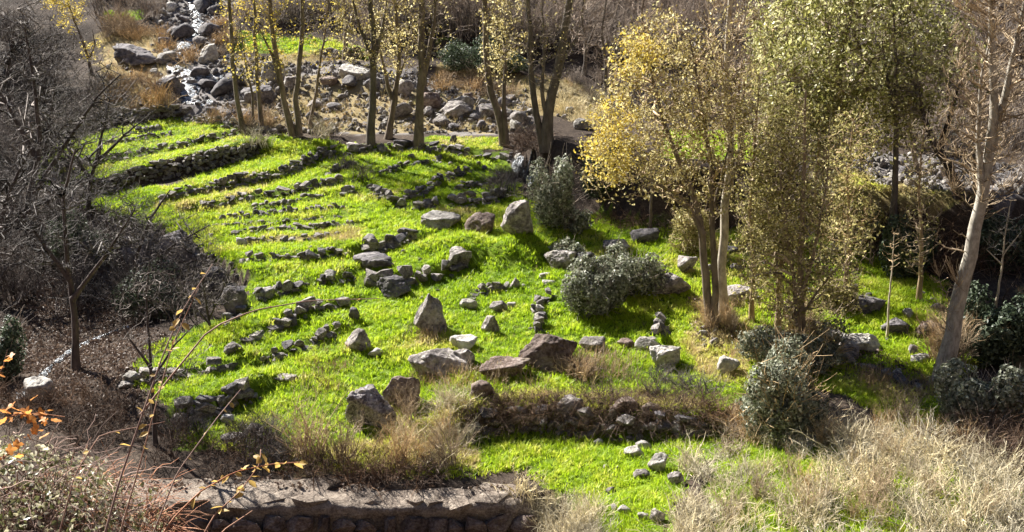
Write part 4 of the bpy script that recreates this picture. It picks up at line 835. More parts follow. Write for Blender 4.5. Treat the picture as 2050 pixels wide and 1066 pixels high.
# right-hand trees
tree('willow_tree', 'golden leaved tree with a broad crown leaning left', (1425,655),
     [[(1425,655),(1412,560),(1405,450),(1385,380),(1350,300),(1320,220),(1300,120)],[(1430,655),(1432,560),(1425,440),(1420,300),(1400,180),(1380,80)],[(1408,470),(1370,400),(1310,365),(1250,330),(1215,300)],[(1405,440),(1345,395),(1290,370)],[(1425,430),(1450,330),(1470,240)]],
     [(1330,225,140,155,1.6),(1300,120,90,80,1.1),(1240,305,82,100,1.3),(1390,310,100,135,1.5),(1420,180,75,120,1.1),(1320,75,70,65,1.0)], (60,420,2200), bark=M['bark_grey'], twig=M['twig_tan'], seed=31, r0=.19, radii=(.15,.12,.08,.055,.055),
     leaf=(M['leaf_gold'], 10500, .085, .09), leaf_layers=[(M['leaf_yellow'], 3000, .085, .08, [(1215,280,65,80,1.1),(1270,110,50,50,.8)])])
tree('poplar_tree', 'tall pale bare poplar behind the golden tree', (1452,640), [[(1452,640),(1440,560),(1450,430),(1462,300),(1455,150),(1460,0),(1463,-120)],[(1450,430),(1475,330),(1490,250)],[(1458,200),(1430,100),(1415,0)],[(1457,120),(1490,40),(1505,-60)]], [(1462,60,70,170,1.0),(1480,250,40,100,.7)], (50,300,1000), bark=M['bark_pale'], twig=M['twig_tan'], upright=True, seed=32, r0=.2, radii=(.16,.06,.06,.06), lowpref=1.5, leaf=(M['leaf_gold'], 900, .06, .12))
tree('poplar_tree', 'large tree with a dense yellow green crown at upper right', (1655,400), [[(1655,400),(1650,330),(1662,230),(1680,120),(1700,0),(1715,-150)],[(1655,330),(1625,240),(1590,150),(1570,50)],[(1660,240),(1720,150),(1790,70),(1830,0)],[(1668,180),(1660,80),(1640,-60)],[(1690,190),(1780,170),(1860,120)]],
     [(1720,60,200,175,3.0),(1600,100,110,165,2.4),(1850,130,105,120,2.2),(1700,230,150,80,2.2),(1690,-60,170,100,2.6)], (70,500,2600), bark=M['bark_tan'], twig=M['twig_tan'], seed=33, r0=.24, radii=(.26,.14,.14,.12,.1), rmax=(.07,.02,.008),
     leaf=(M['leaf_lime'], 8200, .125, .16), leaf_layers=[(M['leaf_olive'], 5000, .11, .15, [(1640,280,170,110,2.2),(1760,230,120,90,2)])])
tree('poplar_tree', 'bushy young tree with small olive leaves right of golden tree', (1605,692), [[(1605,692),(1602,560),(1606,400),(1612,250),(1614,180)],[(1600,690),(1590,560),(1570,430),(1560,330)],[(1604,600),(1630,500),(1650,400),(1660,320)],[(1600,640),(1640,580),(1690,520)]],
     [(1600,360,90,150,1.2),(1560,520,95,120,1.2),(1655,530,90,120,1.2),(1620,640,70,60,.8),(1530,450,45,110,.8)], (60,380,1900), bark=M['bark_tan'], twig=M['twig_tan'], seed=34, r0=.12, radii=(.13,.09,.07,.05), lowpref=1.2,
     leaf=(M['leaf_olive'], 6500, .085, .09))
tree('poplar_tree', 'slender young tree between golden tree and olive tree', (1558,668), [[(1558,668),(1560,560),(1570,450),(1590,320),(1600,200)],[(1560,560),(1540,440),(1530,340)]], [(1560,400,55,130,.8),(1585,270,40,90,.7),(1540,520,40,80,.7)], (30,180,800), bark=M['bark_tan'], twig=M['twig_tan'], seed=35, r0=.1, lowpref=1.2,
     leaf=(M['leaf_olive'], 5000, .078, .09))
tree('poplar_tree', 'straight slim grey trunk under the yellow green crown', (1788,458), [[(1788,458),(1793,330),(1795,220),(1792,100),(1790,0)],[(1795,240),(1775,150),(1765,80)]], [(1795,120,60,120,1.0),(1810,220,40,60,.8)], (24,120,500), bark=M['bark_grey'], twig=M['twig_brown'], seed=36, r0=.13, leaf=(M['leaf_olive'], 1800, .06, .1))
tree('poplar_tree', 'dark trunk leaning left behind the bare poplar', (1922,390), [[(1922,390),(1896,330),(1870,290),(1850,240),(1840,160)],[(1880,305),(1900,240),(1920,170)]], [(1850,170,70,90,1.2),(1910,190,50,80,1.0)], (30,150,800), bark=M['bark_dark'], twig=M['twig_brown'], seed=37, r0=.2)
tree('poplar_tree', 'small grey tree behind the strewn rocks at right', (1838,352), [[(1838,352),(1828,300),(1820,250),(1815,180)]], [(1820,200,55,80,1.0)], (20,100,500), bark=M['bark_grey'], twig=M['twig_brown'], seed=38, r0=.13)
tree('poplar_tree', 'thin tree at the left edge of the strewn rocks', (1725,330), [[(1725,330),(1722,290),(1728,240),(1735,180)]], [(1730,220,50,70,1.0)], (20,90,400), bark=M['bark_grey'], twig=M['twig_brown'], seed=39, r0=.13, leaf=(M['leaf_olive'], 500, .06, .1))
tree('bare_poplar_tree', 'tall pale leafless poplar forking at the right edge', (1886,768), [[(1886,768),(1915,620),(1945,500),(1965,400),(1985,280),(1992,150),(1985,50),(1978,-60)],[(1984,290),(2010,200),(2038,70),(2062,-50)],[(1968,390),(1958,280),(1964,150),(1985,70)],[(1945,500),(1960,420),(1955,300),(1960,200)]],
     [(1975,120,75,190,1.0),(2030,140,60,170,1.0),(1925,250,45,140,.8),(1990,330,60,90,.9),(1895,560,35,110,.6),(1990,-20,90,70,1.0)], (120,900,2200), bark=M['bark_pale'], twig=M['twig_tan'], upright=True, seed=40, r0=.26, radii=(.25,.12,.09,.06), lowpref=2.2, rmax=(.035,.02,.014), wob=.03, curve=.25)
tree('sapling', 'bare white sapling in front of the dark bushes at far right', (1992,622), [[(1992,622),(2005,540),(2012,470),(2025,400)],[(2008,510),(2040,470)],[(2006,530),(1975,500)]], [(2015,460,45,70,.5)], (14,50), bark=M['bark_pale'], twig=M['bark_pale'], seed=41, r0=.045, cat='sapling')
tree('sapling', 'thin pale sapling above the long flat boulder', (1776,676), [[(1776,676),(1780,600),(1786,540),(1790,470)]], [(1788,500,22,50,.3)], (8,24), bark=M['bark_pale'], twig=M['twig_tan'], seed=42, r0=.04, cat='sapling')
tree('sapling', 'lone small sapling on the shaded grass under the bank', (1302,462), [[(1302,462),(1303,410),(1306,366),(1300,330)]], [(1305,350,22,30,.4)], (10,40), bark=M['bark_grey'], twig=M['twig_brown'], seed=43, r0=.07, cat='sapling', leaf=(M['leaf_gold'], 250, .06, .08))
tree('sapling', 'thin bare sapling under the olive leaved tree', (1742,530), [[(1742,530),(1745,480),(1740,420)]], [(1742,440,20,40,.4)], (8,40), bark=M['bark_tan'], twig=M['twig_tan'], seed=44, r0=.045, cat='sapling', leaf=(M['leaf_dark'], 300, .06, .08))
for k, (b0, st, bl, lab, mt, nl) in enumerate([
  ((1505,640), [(1505,640),(1508,520),(1500,400),(1512,280),(1520,160)], [(1505,380,45,130,.8),(1515,230,45,110,.8)], 'thin wispy tree just right of the pale poplar', 'leaf_olive', 2200),
  ((1690,600), [(1690,600),(1700,480),(1695,360),(1710,240)], [(1695,420,60,120,.9),(1705,300,50,90,.8)], 'thin wispy tree just right of the olive leaved tree', 'leaf_olive', 2400),
  ((1545,350), [(1545,350),(1540,250),(1550,150),(1548,40)], [(1545,230,60,110,1.2),(1550,110,55,100,1.2)], 'pale leaved tree on the ledge right of the pale poplar', 'leaf_lime', 1800),
  ((1840,600), [(1840,600),(1845,480),(1838,380),(1850,260)], [(1842,440,40,120,.7),(1848,310,45,80,.8)], 'thin nearly bare tree left of the pale forked poplar', 'leaf_olive', 500),
  ((1640,470), [(1640,470),(1632,380),(1640,280),(1635,180)], [(1638,350,65,100,1.2),(1636,240,60,90,1.2)], 'slender tree in front of the ledge under the green crown', 'leaf_lime', 2000),
  ((1960,470), [(1960,470),(1950,380),(1955,280),(1940,180)], [(1950,300,50,120,1.0)], 'thin grey tree behind the forked poplar', 'leaf_gold', 300)]):
    tree('thin_tree', lab, b0, [st], bl, (26, 150, 600), bark=M['bark_tan'], twig=M['twig_tan'], seed=160+k, r0=.085, lowpref=1.3, leaf=(M[mt], nl, .085, .1))
# far trees at the top
tree('poplar_tree', 'small tree with bright yellow leaves at top left', (185,150), [[(185,150),(165,80),(140,20),(125,-60)],[(178,120),(190,90),(185,60)]], [(138,20,32,48,.8),(185,100,22,30,.6),(110,-20,40,40,.8)], (14,60,200), bark=M['bark_grey'], twig=M['twig_brown'], seed=45, r0=.1, leaf=(M['leaf_yellow'], 2600, .085, .12))
for k, (bx, by, lab) in enumerate([(690,118,'far thin tree with yellow leaves above the bright grass strip'),(1210,190,'far bare tree just left of the golden crown'),(1290,150,'far bare tree behind the golden crown'),(900,70,'far bare tree above the blue green bush'),(1170,150,'far bare tree beside the pollard tree'),(1480,330,'bare tree on the ledge behind the pale poplar'),(1395,245,'far bare tree behind the golden crown top')]):
    tree('bare_tree', lab, (bx, by), [[(bx,by),(bx+4,by-60),(bx-6,by-120),(bx+5,by-200)],[(bx+3,by-50),(bx+30,by-120)]], [(bx,by-110,48,75,1.2),(bx+10,by-170,50,60,1.2)], (20,110,600), bark=M['bark_grey'], twig=M['twig_brown'], seed=50+k, r0=.13, leaf=(M['leaf_yellow'], 700, .08, .12) if k == 0 else None)
# leafless thicket on the left
BL = [((40,520),[[(40,520),(55,420),(80,300),(70,180),(50,60)],[(60,400),(130,290),(190,200),(240,150)],[(75,320),(20,220),(-20,150)]],[(90,170,170,150,2.4),(60,30,120,90,2.0)],.17,'big leafless tree spreading over the upper left corner'),
      ((175,448),[[(175,448),(180,370),(200,290),(220,200)],[(182,360),(130,290),(90,240)],[(190,330),(250,270),(300,230)]],[(200,270,120,100,1.8),(180,190,100,70,1.5)],.12,'leafless tree in front of the upper left field'),
      ((-30,600),[[(-30,600),(-10,480),(20,380),(60,300)],[(-10,480),(60,420),(120,390)],[(-15,510),(-40,400)]],[(40,370,130,110,2.0),(20,470,100,70,1.6)],.16,'leafless tree leaning in from the left edge'),
      ((152,738),[[(152,738),(150,640),(135,520),(125,400),(150,300)],[(140,560),(80,480),(40,420)],[(145,600),(220,500),(270,420)]],[(150,430,140,120,1.5),(230,440,80,80,1.2),(60,470,70,80,1.2)],.12,'leafless tree standing in the leaf litter by the channel'),
      ((262,600),[[(262,600),(270,520),(300,440),(340,380)],[(268,550),(350,490),(420,450)],[(265,560),(220,470),(200,400)]],[(300,470,110,80,1.5),(380,500,70,60,1.2)],.1,'leafless tree against the left bank of the terraces'),
      ((312,892),[[(312,892),(306,800),(300,700),(292,600),(300,520)],[(305,760),(350,690),(400,640)],[(304,740),(260,680),(240,620)]],[(305,620,80,100,.9),(340,720,90,70,.9)],.06,'slim dark leafless sapling above the left end of foreground wall'),
      ((420,655),[[(420,655),(410,590),(400,540)],[(418,640),(450,570),(470,520)],[(420,650),(370,590)]],[(420,570,60,60,.8)],.05,'small leafless shrub tree at the left corner of terraces'),
      ((90,330),[[(90,330),(95,260),(110,180)],[(92,290),(150,230)]],[(100,220,90,90,1.6)],.12,'leafless tree behind the far left stone edge'),
      ((10,190),[[(10,190),(20,120),(30,40)]],[(40,90,110,90,2.0)],.14,'far leafless tree at the top left edge')]
for k, (b0, st, bl, rr, lab) in enumerate(BL):
    tree('bare_tree', lab, b0, st, bl, (50, 320, 1500) if rr > .07 else (24, 110, 380), bark=M['bark_dark'], twig=M['twig_purple'], seed=70+k, r0=rr, rmax=(.045, .016, .007), wob=.09)

# ------------------------------------------------------------------ leafy bushes
def bush(name, label, box, mat, n, size, seed, depth=.8, stems=40, stem_mat='twig_brown', lumps=6, group=None, cat='bush', extra_twigs=0, fill=.35, yoff=0):
    x0, y0, x1, y1 = box; cx = (x0 + x1)/2; b = hit(cx, y1 - .1*(y1-y0)); b = b + np.array([0, yoff, 0]); b[2] = hz(b[0], b[1]); s = ppm(b); r = np.random.default_rng(seed)
    w = (x1 - x0)/s/2; h = (y1 - y0)/s*.92; d = w*depth; b = b + np.array([0, d*.45, 0]); b[2] = hz(b[0], b[1]); root = thing(name, b - np.array([0, 0, .05]), label, cat, group)
    BLb = [(0, 0, h*.33, w*.74, d*.8, h*.42)]
    for k in range(lumps + 3):
        a = r.uniform(0, 2*math.pi); q = r.uniform(.2, .48); BLb.append((math.cos(a)*w*.68, math.sin(a)*d*.65, h*r.uniform(.2, .78), w*q, d*q, h*q*.85))
    C, dn = in_blobs(BLb, n, r, shell=1 - fill, ragged=.6); k = (C[:, 2] > -.05) & (fbm(C*2.6, 2, seed) > -.42); C, dn = C[k], dn[k]
    V, Fc = leaf_quads(C, size, r, nrm=dn); link('foliage', mesh_np('foliage', V, Fc, M[mat], False), root)
    T, _ = in_blobs(BLb, stems, r); A = np.c_[r.normal(0, .12*w, (stems, 2)), np.zeros(stems)]; t = np.linspace(0, 1, 6)[None, :, None]
    Pb = A[:, None]*(1-t) + T[:, None]*t + np.array([0, 0, 1])*(np.sin(t*math.pi)*.12*h); Pb[:, 1:-1] += r.normal(size=Pb[:, 1:-1].shape)*.03
    Rb = np.broadcast_to(np.linspace(.014, .004, 6)[None], (stems, 6)); out = [(Pb, Rb, 3)]
    if extra_twigs:
        C2, d2 = in_blobs(BLb, extra_twigs, r, shell=.7); L = r.uniform(.12, .75, extra_twigs)*h*.55; dd = d2 + r.normal(size=d2.shape)*.5 + np.array([0, 0, .6]); dd /= np.linalg.norm(dd, axis=1, keepdims=True)
        tt = np.linspace(0, 1, 4)[None, :, None]; Q = C2[:, None] + dd[:, None]*(L[:, None, None]*tt) + r.normal(size=(extra_twigs, 4, 3))*.012
        out.append((Q, np.broadcast_to(np.linspace(.0065, .003, 4)[None], (extra_twigs, 4)), 3))
    V, Fc = tubes(out); link('stems', mesh_np('stems', V, Fc, M[stem_mat]), root)
    return root
bush('round_bush', 'front grey green round bush casting a dark shadow', (1122,530,1258,648), 'leaf_grey', 9000, .09, 201, .85, extra_twigs=250)
bush('round_bush', 'rear grey green round bush behind the front one', (1196,494,1334,606), 'leaf_grey', 9000, .09, 202, .85, extra_twigs=250)
bush('bramble_bush', 'large grey green bramble mound below the olive leaved tree', (1470,690,1665,905), 'leaf_grey', 16000, .09, 203, .8, extra_twigs=420, stem_mat='twig_tan')
bush('bramble_bush', 'low grey green bramble around the foot of the olive tree', (1490,650,1720,760), 'leaf_grey', 8000, .085, 204, .6, extra_twigs=700, stem_mat='twig_tan')
bush('evergreen_bush', 'dark evergreen bush behind the bare poplar at the right edge', (1925,585,2075,745), 'leaf_dark', 11000, .105, 205, .8)
bush('bramble_bush', 'grey green bramble right of the foot of the bare poplar', (1880,735,2070,870), 'leaf_grey', 11000, .095, 206, .7, extra_twigs=300)
bush('evergreen_bush', 'dark evergreen bush under the slim grey trunk', (1762,436,1876,572), 'leaf_dark', 8000, .1, 207, .8)
bush('ivy_bush', 'upright ivy clad bush under the pollard tree', (1062,322,1148,468), 'leaf_grey', 8000, .09, 208, .8, extra_twigs=200)
bush('low_bush', 'low grey bush beside the ivy clad bush', (1118,420,1186,470), 'leaf_grey', 2600, .09, 209, .8, extra_twigs=100)
bush('low_bush', 'grey shrub growing over the rock left of the round bushes', (1098,486,1166,532), 'leaf_grey', 3000, .085, 210, .7, extra_twigs=120)
bush('evergreen_bush', 'far blue green bush between two terrace edges', (880,96,1004,162), 'leaf_dark', 6000, .1, 211, .7)
bush('evergreen_bush', 'far dark bush left of the white stone', (1000,120,1060,160), 'leaf_dark', 2000, .1, 212, .7)
bush('evergreen_bush', 'dark bush low at the left edge of the picture', (-40,640,44,780), 'leaf_dark', 5000, .09, 213, .8, extra_twigs=80)
bush('hanging_bush', 'bush painted dark for shade, hanging over the bank behind the golden tree', (1150,290,1260,420), 'leaf_dark', 7000, .1, 214, .5, extra_twigs=200)  # very dark leaves stand in for the shadow under the bank edge
bush('hanging_bush', 'dark bush in the bank hollow right of the golden stems', (1480,400,1600,500), 'leaf_olive', 7000, .08, 215, .6, extra_twigs=300)
bush('hanging_bush', 'brownish bush in the bank left of the slim grey trunk', (1660,400,1770,510), 'leaf_olive', 5000, .08, 216, .6, extra_twigs=300)
bush('hanging_bush', 'brown leaved bush at the foot of the bank by the sapling', (1330,420,1420,520), 'leaf_olive', 3500, .08, 217, .6, extra_twigs=300, stem_mat='twig_tan')
bush('evergreen_bush', 'dark bush at the right edge below the grass ledge', (1960,430,2080,560), 'leaf_dark', 7000, .1, 218, .7, extra_twigs=100)
bush('low_bush', 'small dark bush at the far right behind the poplar fork', (1860,260,1930,310), 'leaf_dark', 2500, .09, 219, .7)
bush('low_bush', 'olive bush on grass between olive tree and dark boulders', (1640,560,1720,630), 'leaf_olive', 3500, .08, 220, .7, extra_twigs=300, stem_mat='twig_tan')
bush('low_bush', 'dark leafy bush in the hollow under the left terrace bank', (80,440,250,560), 'leaf_dark', 7000, .09, 221, .6, extra_twigs=600, stem_mat='twig_purple')
bush('low_bush', 'dark brush below the huge dark rock at left', (230,540,400,650), 'leaf_dark', 4500, .08, 222, .6, extra_twigs=1200, stem_mat='twig_purple')

# ------------------------------------------------------------------ leafless and dry shrubs, copied from a few shapes
def rough_set(mat, n, seed, **k): return [shrub_mesh(M[mat], seed + i, **k) for i in range(n)]
SH = {'bare': rough_set('twig_brown', 4, 400, stems=30, h=2.0, spread=.45, arch=.35, side=(6, .3), lv2=1, r=.026, base=.3),
      'purple': rough_set('twig_purple', 4, 420, stems=28, h=1.6, spread=.6, arch=.6, side=(6, .32), lv2=1, r=.02, base=.3),
      'straw': rough_set('straw', 5, 440, stems=44, h=.95, spread=.55, arch=.55, side=(6, .26), lv2=0, r=.013, base=.22),
      'rust': rough_set('straw_rust', 4, 460, stems=60, h=.9, spread=.55, arch=.5, side=(5, .25), lv2=0, r=.015, base=.2),
      'brush': rough_set('brush', 5, 480, stems=46, h=.95, spread=1.25, arch=.7, side=(6, .35), lv2=0, r=.011, base=.25, up=.1),
      'broom': rough_set('twig_tan', 3, 500, stems=30, h=1.5, spread=.32, arch=.3, side=(7, .25), lv2=1, r=.013, base=.1),
      'weed': rough_set('straw_rust', 3, 520, stems=26, h=.5, spread=.3, arch=.25, side=(3, .2), lv2=0, r=.008, base=.16)}
def put_shrub(kind, px, py, s, label, cat, group=None, name='bare_shrub', var=None, sz=None):
    p = hit(px, py); me = SH[kind][var if var is not None else rs.randrange(len(SH[kind]))]
    o = link(name, me, None, (p[0], p[1], p[2] - .03), (rs.uniform(-.08, .08), rs.uniform(-.08, .08), rs.uniform(0, 6.28)), (s, s, s*(sz or rs.uniform(.85, 1.15))))
    return tag(o, label, cat, group)
def fill(kind, poly, n, s0, s1, label, cat, group, name='bare_shrub', mind=10, sz=None):
    xs_ = [q[0] for q in poly]; ys_ = [q[1] for q in poly]; pts = []; t = 0
    while len(pts) < n and t < n*60:
        t += 1; x, y = rs.uniform(min(xs_), max(xs_)), rs.uniform(min(ys_), max(ys_))
        if not bool(inpoly(np.array([x]), np.array([y]), poly)[0]) or any(math.hypot(x-a, (y-b)*2) < mind for a, b in pts): continue
        pts.append((x, y))
    for x, y in sorted(pts, key=lambda q: q[1]): su = rs.uniform(s0, s1); put_shrub(kind, x, y, su, placed(label, x, y, su, s0, s1), cat, group, name, sz=sz)
fill('bare', [(640,20),(1180,10),(1540,5),(1560,95),(1500,140),(1250,130),(1040,100),(870,75),(700,85)], 110, .8, 1.5, 'leafless far slope shrub', 'shrub', 'leafless thicket on the far slope', mind=20)
fill('bare', [(1530,-10),(2060,-10),(2060,160),(1900,150),(1560,120)], 40, .8, 1.4, 'leafless shrub high at the upper right', 'shrub', 'shrubs behind the yellow green crown', mind=24)
fill('bare', [(180,-10),(340,-10),(320,40),(190,45)], 10, .5, .9, 'leafless shrub on the far slope left of the stream top', 'shrub', 'shrubs left of the stream top', mind=24)
fill('rust', [(430,20),(480,30),(470,110),(440,120)], 8, .6, 1.0, 'rusty shrub on the far bank right of the stream', 'shrub', 'rusty shrubs right of the stream', 'dry_shrub', 16)
fill('bare', [(480,5),(660,10),(640,60),(480,50)], 10, .6, 1.0, 'leafless shrub far behind the five thin trees', 'shrub', 'shrubs far behind the thin trees', mind=26)
fill('bare', [(1480,120),(1560,150),(1640,330),(1500,330),(1460,200)], 16, .7, 1.15, 'leafless shrub behind the pale poplar trunk', 'shrub', 'shrubs behind the pale poplar', mind=22)
fill('bare', [(1720,180),(2060,150),(2060,320),(1930,330),(1720,300)], 26, .7, 1.1, 'leafless shrub on the slope at upper right', 'shrub', 'shrubs on the upper right slope', mind=26)
fill('bare', [(1120,150),(1480,150),(1460,240),(1240,240),(1160,200)], 12, .4, .7, 'slight leafless shrub on the back slope', 'shrub', 'small shrubs behind the golden crown', mind=30)
fill('purple', [(-20,380),(180,430),(330,500),(440,590),(380,650),(200,620),(-20,640)], 34, .7, 1.2, 'dark leafless hollow shrub', 'shrub', 'dark shrubs in the left hollow', mind=26)
fill('purple', [(-20,60),(190,80),(200,230),(120,330),(-20,330)], 26, .8, 1.3, 'dark leafless shrub on the left slope', 'shrub', 'dark shrubs on the left slope', mind=28)
fill('purple', [(-20,300),(150,290),(170,400),(-20,420)], 12, .6, 1.0, 'dark leafless shrub beside the far left stone edge', 'shrub', 'dark shrubs by the far left edge', mind=26)
fill('rust', [(215,45),(330,60),(345,115),(300,85),(210,75)], 16, .7, 1.3, 'rusty brown dry shrub above the dark wedge boulder', 'shrub', 'rusty shrubs above the wedge boulder', 'dry_shrub', 16)
fill('rust', [(220,160),(320,165),(350,215),(230,222)], 14, .7, 1.2, 'rusty dry shrub behind the field', 'shrub', 'rusty shrubs behind the upper field', 'dry_shrub', 16)
put_shrub('rust', 382, 122, 1.4, 'round rusty shrub in the middle of the stream bed', 'shrub', None, 'dry_shrub')
put_shrub('rust', 430, 246, .9, 'straw shrub at the lower end of the stream boulders', 'shrub', None, 'dry_shrub')
fill('rust', [(470,225),(540,228),(545,262),(480,262)], 7, .6, 1.0, 'rusty shrub around the feet of the thin trees', 'shrub', 'rusty shrubs at the thin trees', 'dry_shrub', 18)
put_shrub('straw', 515, 292, 1.0, 'straw coloured shrub capping the right end of the tall wall', 'shrub', None, 'dry_shrub')
put_shrub('straw', 648, 276, 1.3, 'round straw shrub at the foot of the thin right leaning tree', 'shrub', None, 'dry_shrub')
fill('rust', [(880,150),(1000,160),(1040,200),(960,195),(880,180)], 14, .5, .9, 'rusty dry shrub below the far blue green bush', 'shrub', 'rusty shrubs below the far bush', 'dry_shrub', 16)
fill('straw', [(1100,190),(1230,200),(1210,260),(1120,265)], 10, .6, 1.0, 'straw shrub on the dry slope', 'shrub', 'straw shrubs on the dry slope', 'dry_shrub', 18)
put_shrub('purple', 690, 340, .55, 'small grey leafless bush on the upper field wall', 'shrub')
put_shrub('purple', 728, 358, .5, 'smaller grey leafless bush below the upper field wall', 'shrub')
fill('purple', [(940,360),(1040,345),(1050,395),(960,395)], 5, .45, .7, 'grey leafless bush behind the tall angular boulder', 'shrub', 'bushes behind the angular boulder', mind=22)
fill('brush', [(1010,262),(1060,262),(1085,310),(1020,312)], 6, .8, 1.1, 'heap of dead brown brush beside the pollard tree', 'brush', 'brush beside the pollard tree', 'dead_brush', 14)
fill('bare', [(2060,20),(2420,20),(2420,420),(2060,380)], 30, .8, 1.3, 'leafless shrub past the right edge', 'shrub', 'shrubs past the right edge', mind=34)
fill('brush', [(2060,480),(2420,480),(2420,1050),(2060,1050)], 34, .9, 1.5, 'dead brush past the right edge', 'brush', 'brush past the right edge', 'dead_brush', 40)
fill('purple', [(-340,60),(-25,60),(-25,760),(-340,760)], 40, .8, 1.3, 'dark leafless shrub past the left edge', 'shrub', 'shrubs past the left edge', mind=40)
# lower right dry shrubs
fill('straw', [(1370,900),(1480,850),(1650,870),(1850,880),(1990,950),(2060,980),(2060,1066),(1360,1066)], 62, .5, 1.0, 'straw coloured shrub', 'shrub', 'dry shrubs of the lower right', 'dry_shrub', 24)
fill('straw', [(1360,1066),(1700,1070),(2080,1066),(2090,1160),(1350,1160)], 20, .7, 1.05, 'straw coloured shrub at the bottom edge', 'shrub', 'dry shrubs at the bottom edge', 'dry_shrub', 34)
fill('brush', [(1880,860),(2060,870),(2060,960),(1960,940)], 12, .8, 1.3, 'brown shaded brush below the bramble at the right edge', 'brush', 'brush at the right edge', 'dead_brush', 26)
fill('broom', [(1440,900),(1700,880),(1940,900),(2040,1000),(2040,1066),(1420,1066)], 22, .35, .65, 'pale twiggy shrub of the lower right patch', 'shrub', 'pale twiggy shrubs lower right', 'dry_shrub', 46)
fill('broom', [(1740,830),(1940,860),(1980,950),(1750,900)], 8, .4, .65, 'tan twiggy shrub at the top of the lower right patch', 'shrub', 'twiggy shrubs lower right', 'dry_shrub', 36)
fill('rust', [(1440,840),(1520,850),(1510,920),(1450,910)], 7, .6, .9, 'tall rusty dry grass clump at right end of the brush wall', 'shrub', 'rusty clumps at the brush wall end', 'dry_shrub', 18)
fill('straw', [(1620,880),(1760,880),(1880,920),(1700,930)], 12, .6, 1.0, 'rusty straw clump below the grey green bramble mound', 'shrub', 'rusty clumps under the bramble', 'dry_shrub', 26)
# middle bottom
fill('straw', [(1040,985),(1110,965),(1190,1020),(1220,1075),(1070,1075)], 15, .45, .75, 'straw shrub at the foreground wall end', 'shrub', 'shrubs at the wall end', 'dry_shrub', 22)
fill('straw', [(790,800),(900,790),(950,850),(930,950),(820,950)], 7, .55, .9, 'straw coloured shrub above the foreground wall', 'shrub', 'straw shrubs above the foreground wall', 'dry_shrub', 24)
fill('straw', [(1095,1030),(1175,1030),(1185,1085),(1095,1085)], 9, .5, .8, 'straw clump below the end of the foreground wall', 'shrub', 'straw clumps below the wall end', 'dry_shrub', 14)
put_shrub('broom', 622, 920, 1.25, 'tall twiggy shrub standing left of the pitted boulder', 'shrub', None, 'bare_shrub', 0)
put_shrub('broom', 800, 940, .9, 'tall twiggy shrub in front of the upright brown boulder', 'shrub', None, 'bare_shrub', 1)
fill('broom', [(780,830),(930,800),(930,940),(800,945)], 5, .4, .7, 'tan twiggy shrub above the foreground wall', 'shrub', 'twiggy shrubs above the foreground wall', 'bare_shrub', 30)
fill('brush', [(700,948),(900,944),(900,962),(700,962)], 6, .6, .9, 'dead brush trailing over the wall', 'brush', 'brush over the foreground wall', 'dead_brush', 30)
fill('brush', [(-10,800),(60,790),(110,830),(40,860),(-10,860)], 6, .7, 1.0, 'brown brush at the left edge behind the corner bramble', 'brush', 'brush at the left edge', 'dead_brush', 24)
put_shrub('broom', 690, 925, .9, 'smaller twiggy shrub left of the tall one', 'shrub', None, 'bare_shrub', 2)
put_shrub('broom', 900, 930, .9, 'leaning twiggy shrub at the left end of the brush line', 'shrub', None, 'bare_shrub', 0)
fill('brush', [(330,880),(600,890),(780,920),(780,955),(330,955)], 22, .5, .85, 'low dark brush along the back of the foreground wall', 'brush', 'brush behind the foreground wall', 'dead_brush', 26)
fill('purple', [(340,860),(560,870),(600,940),(340,940)], 9, .4, .6, 'dark shrub behind the wall', 'shrub', 'dark shrubs behind the foreground wall', mind=30)
fill('brush', [(930,815),(1000,800),(1100,802),(1200,800),(1300,790),(1430,806),(1440,830),(1300,824),(1100,822),(940,832)], 58, .3, .8, 'dead brush on the terrace wall', 'brush', 'dead brush on the terrace wall', 'dead_brush', 22)
fill('brush', [(945,838),(1080,830),(1240,840),(1430,842),(1430,856),(1240,856),(1080,850),(945,856)], 34, .34, .58, 'dead brush hanging over the terrace wall face', 'brush', 'dead brush hanging over the terrace wall', 'dead_brush', 16)
fill('purple', [(1290,760),(1400,770),(1430,810),(1300,800)], 5, .32, .5, 'dark twiggy shrub below the round pale boulder', 'shrub', 'dark shrubs below the pale boulder', mind=20)
fill('weed', [(960,740),(1060,740),(1070,775),(970,775)], 8, .8, 1.2, 'dry weed in front of the sloping brown rock', 'weed', 'weeds at the sloping brown rock', 'dry_weed', 14)
fill('rust', [(1120,735),(1180,735),(1180,760),(1120,760)], 4, .6, .8, 'orange brown dry clump right of the biggest dark boulder', 'shrub', 'orange clumps at the dark boulder', 'dry_shrub', 18)
fill('weed', [(1170,710),(1290,720),(1280,770),(1180,765)], 14, .7, 1.1, 'dry weed on yellowish grass above the brush', 'weed', 'weeds above the brush', 'dry_weed', 16)
fill('weed', [(825,660),(880,668),(880,685),(830,680)], 6, .7, 1.0, 'dry weed at the foot of the pointed boulder', 'weed', 'weeds at the pointed boulder', 'dry_weed', 8)
fill('weed', [(830,740),(950,752),(950,790),(840,780)], 14, .7, 1.1, 'dry weed under the long rock ridge', 'weed', 'weeds under the rock ridge', 'dry_weed', 12)
fill('weed', [(600,700),(700,690),(690,800),(590,800)], 12, .5, .9, 'dry weed in the lower field', 'weed', 'weeds in the lower field', 'dry_weed', 14)
fill('broom', [(1395,640),(1465,640),(1470,668),(1400,668)], 7, .35, .6, 'brown sucker shoots around the golden tree foot', 'shrub', 'suckers at the golden tree', 'sucker_shoots', 10)
fill('broom', [(1860,700),(1930,690),(1925,740),(1880,745)], 7, .7, 1.1, 'tan upright shoots around the bare poplar stem', 'shrub', 'shoots at the bare poplar', 'sucker_shoots', 12)
fill('broom', [(1580,640),(1640,650),(1640,690),(1580,690)], 6, .5, .8, 'tan shoots around the olive tree foot', 'shrub', 'shoots at the olive tree', 'sucker_shoots', 12)
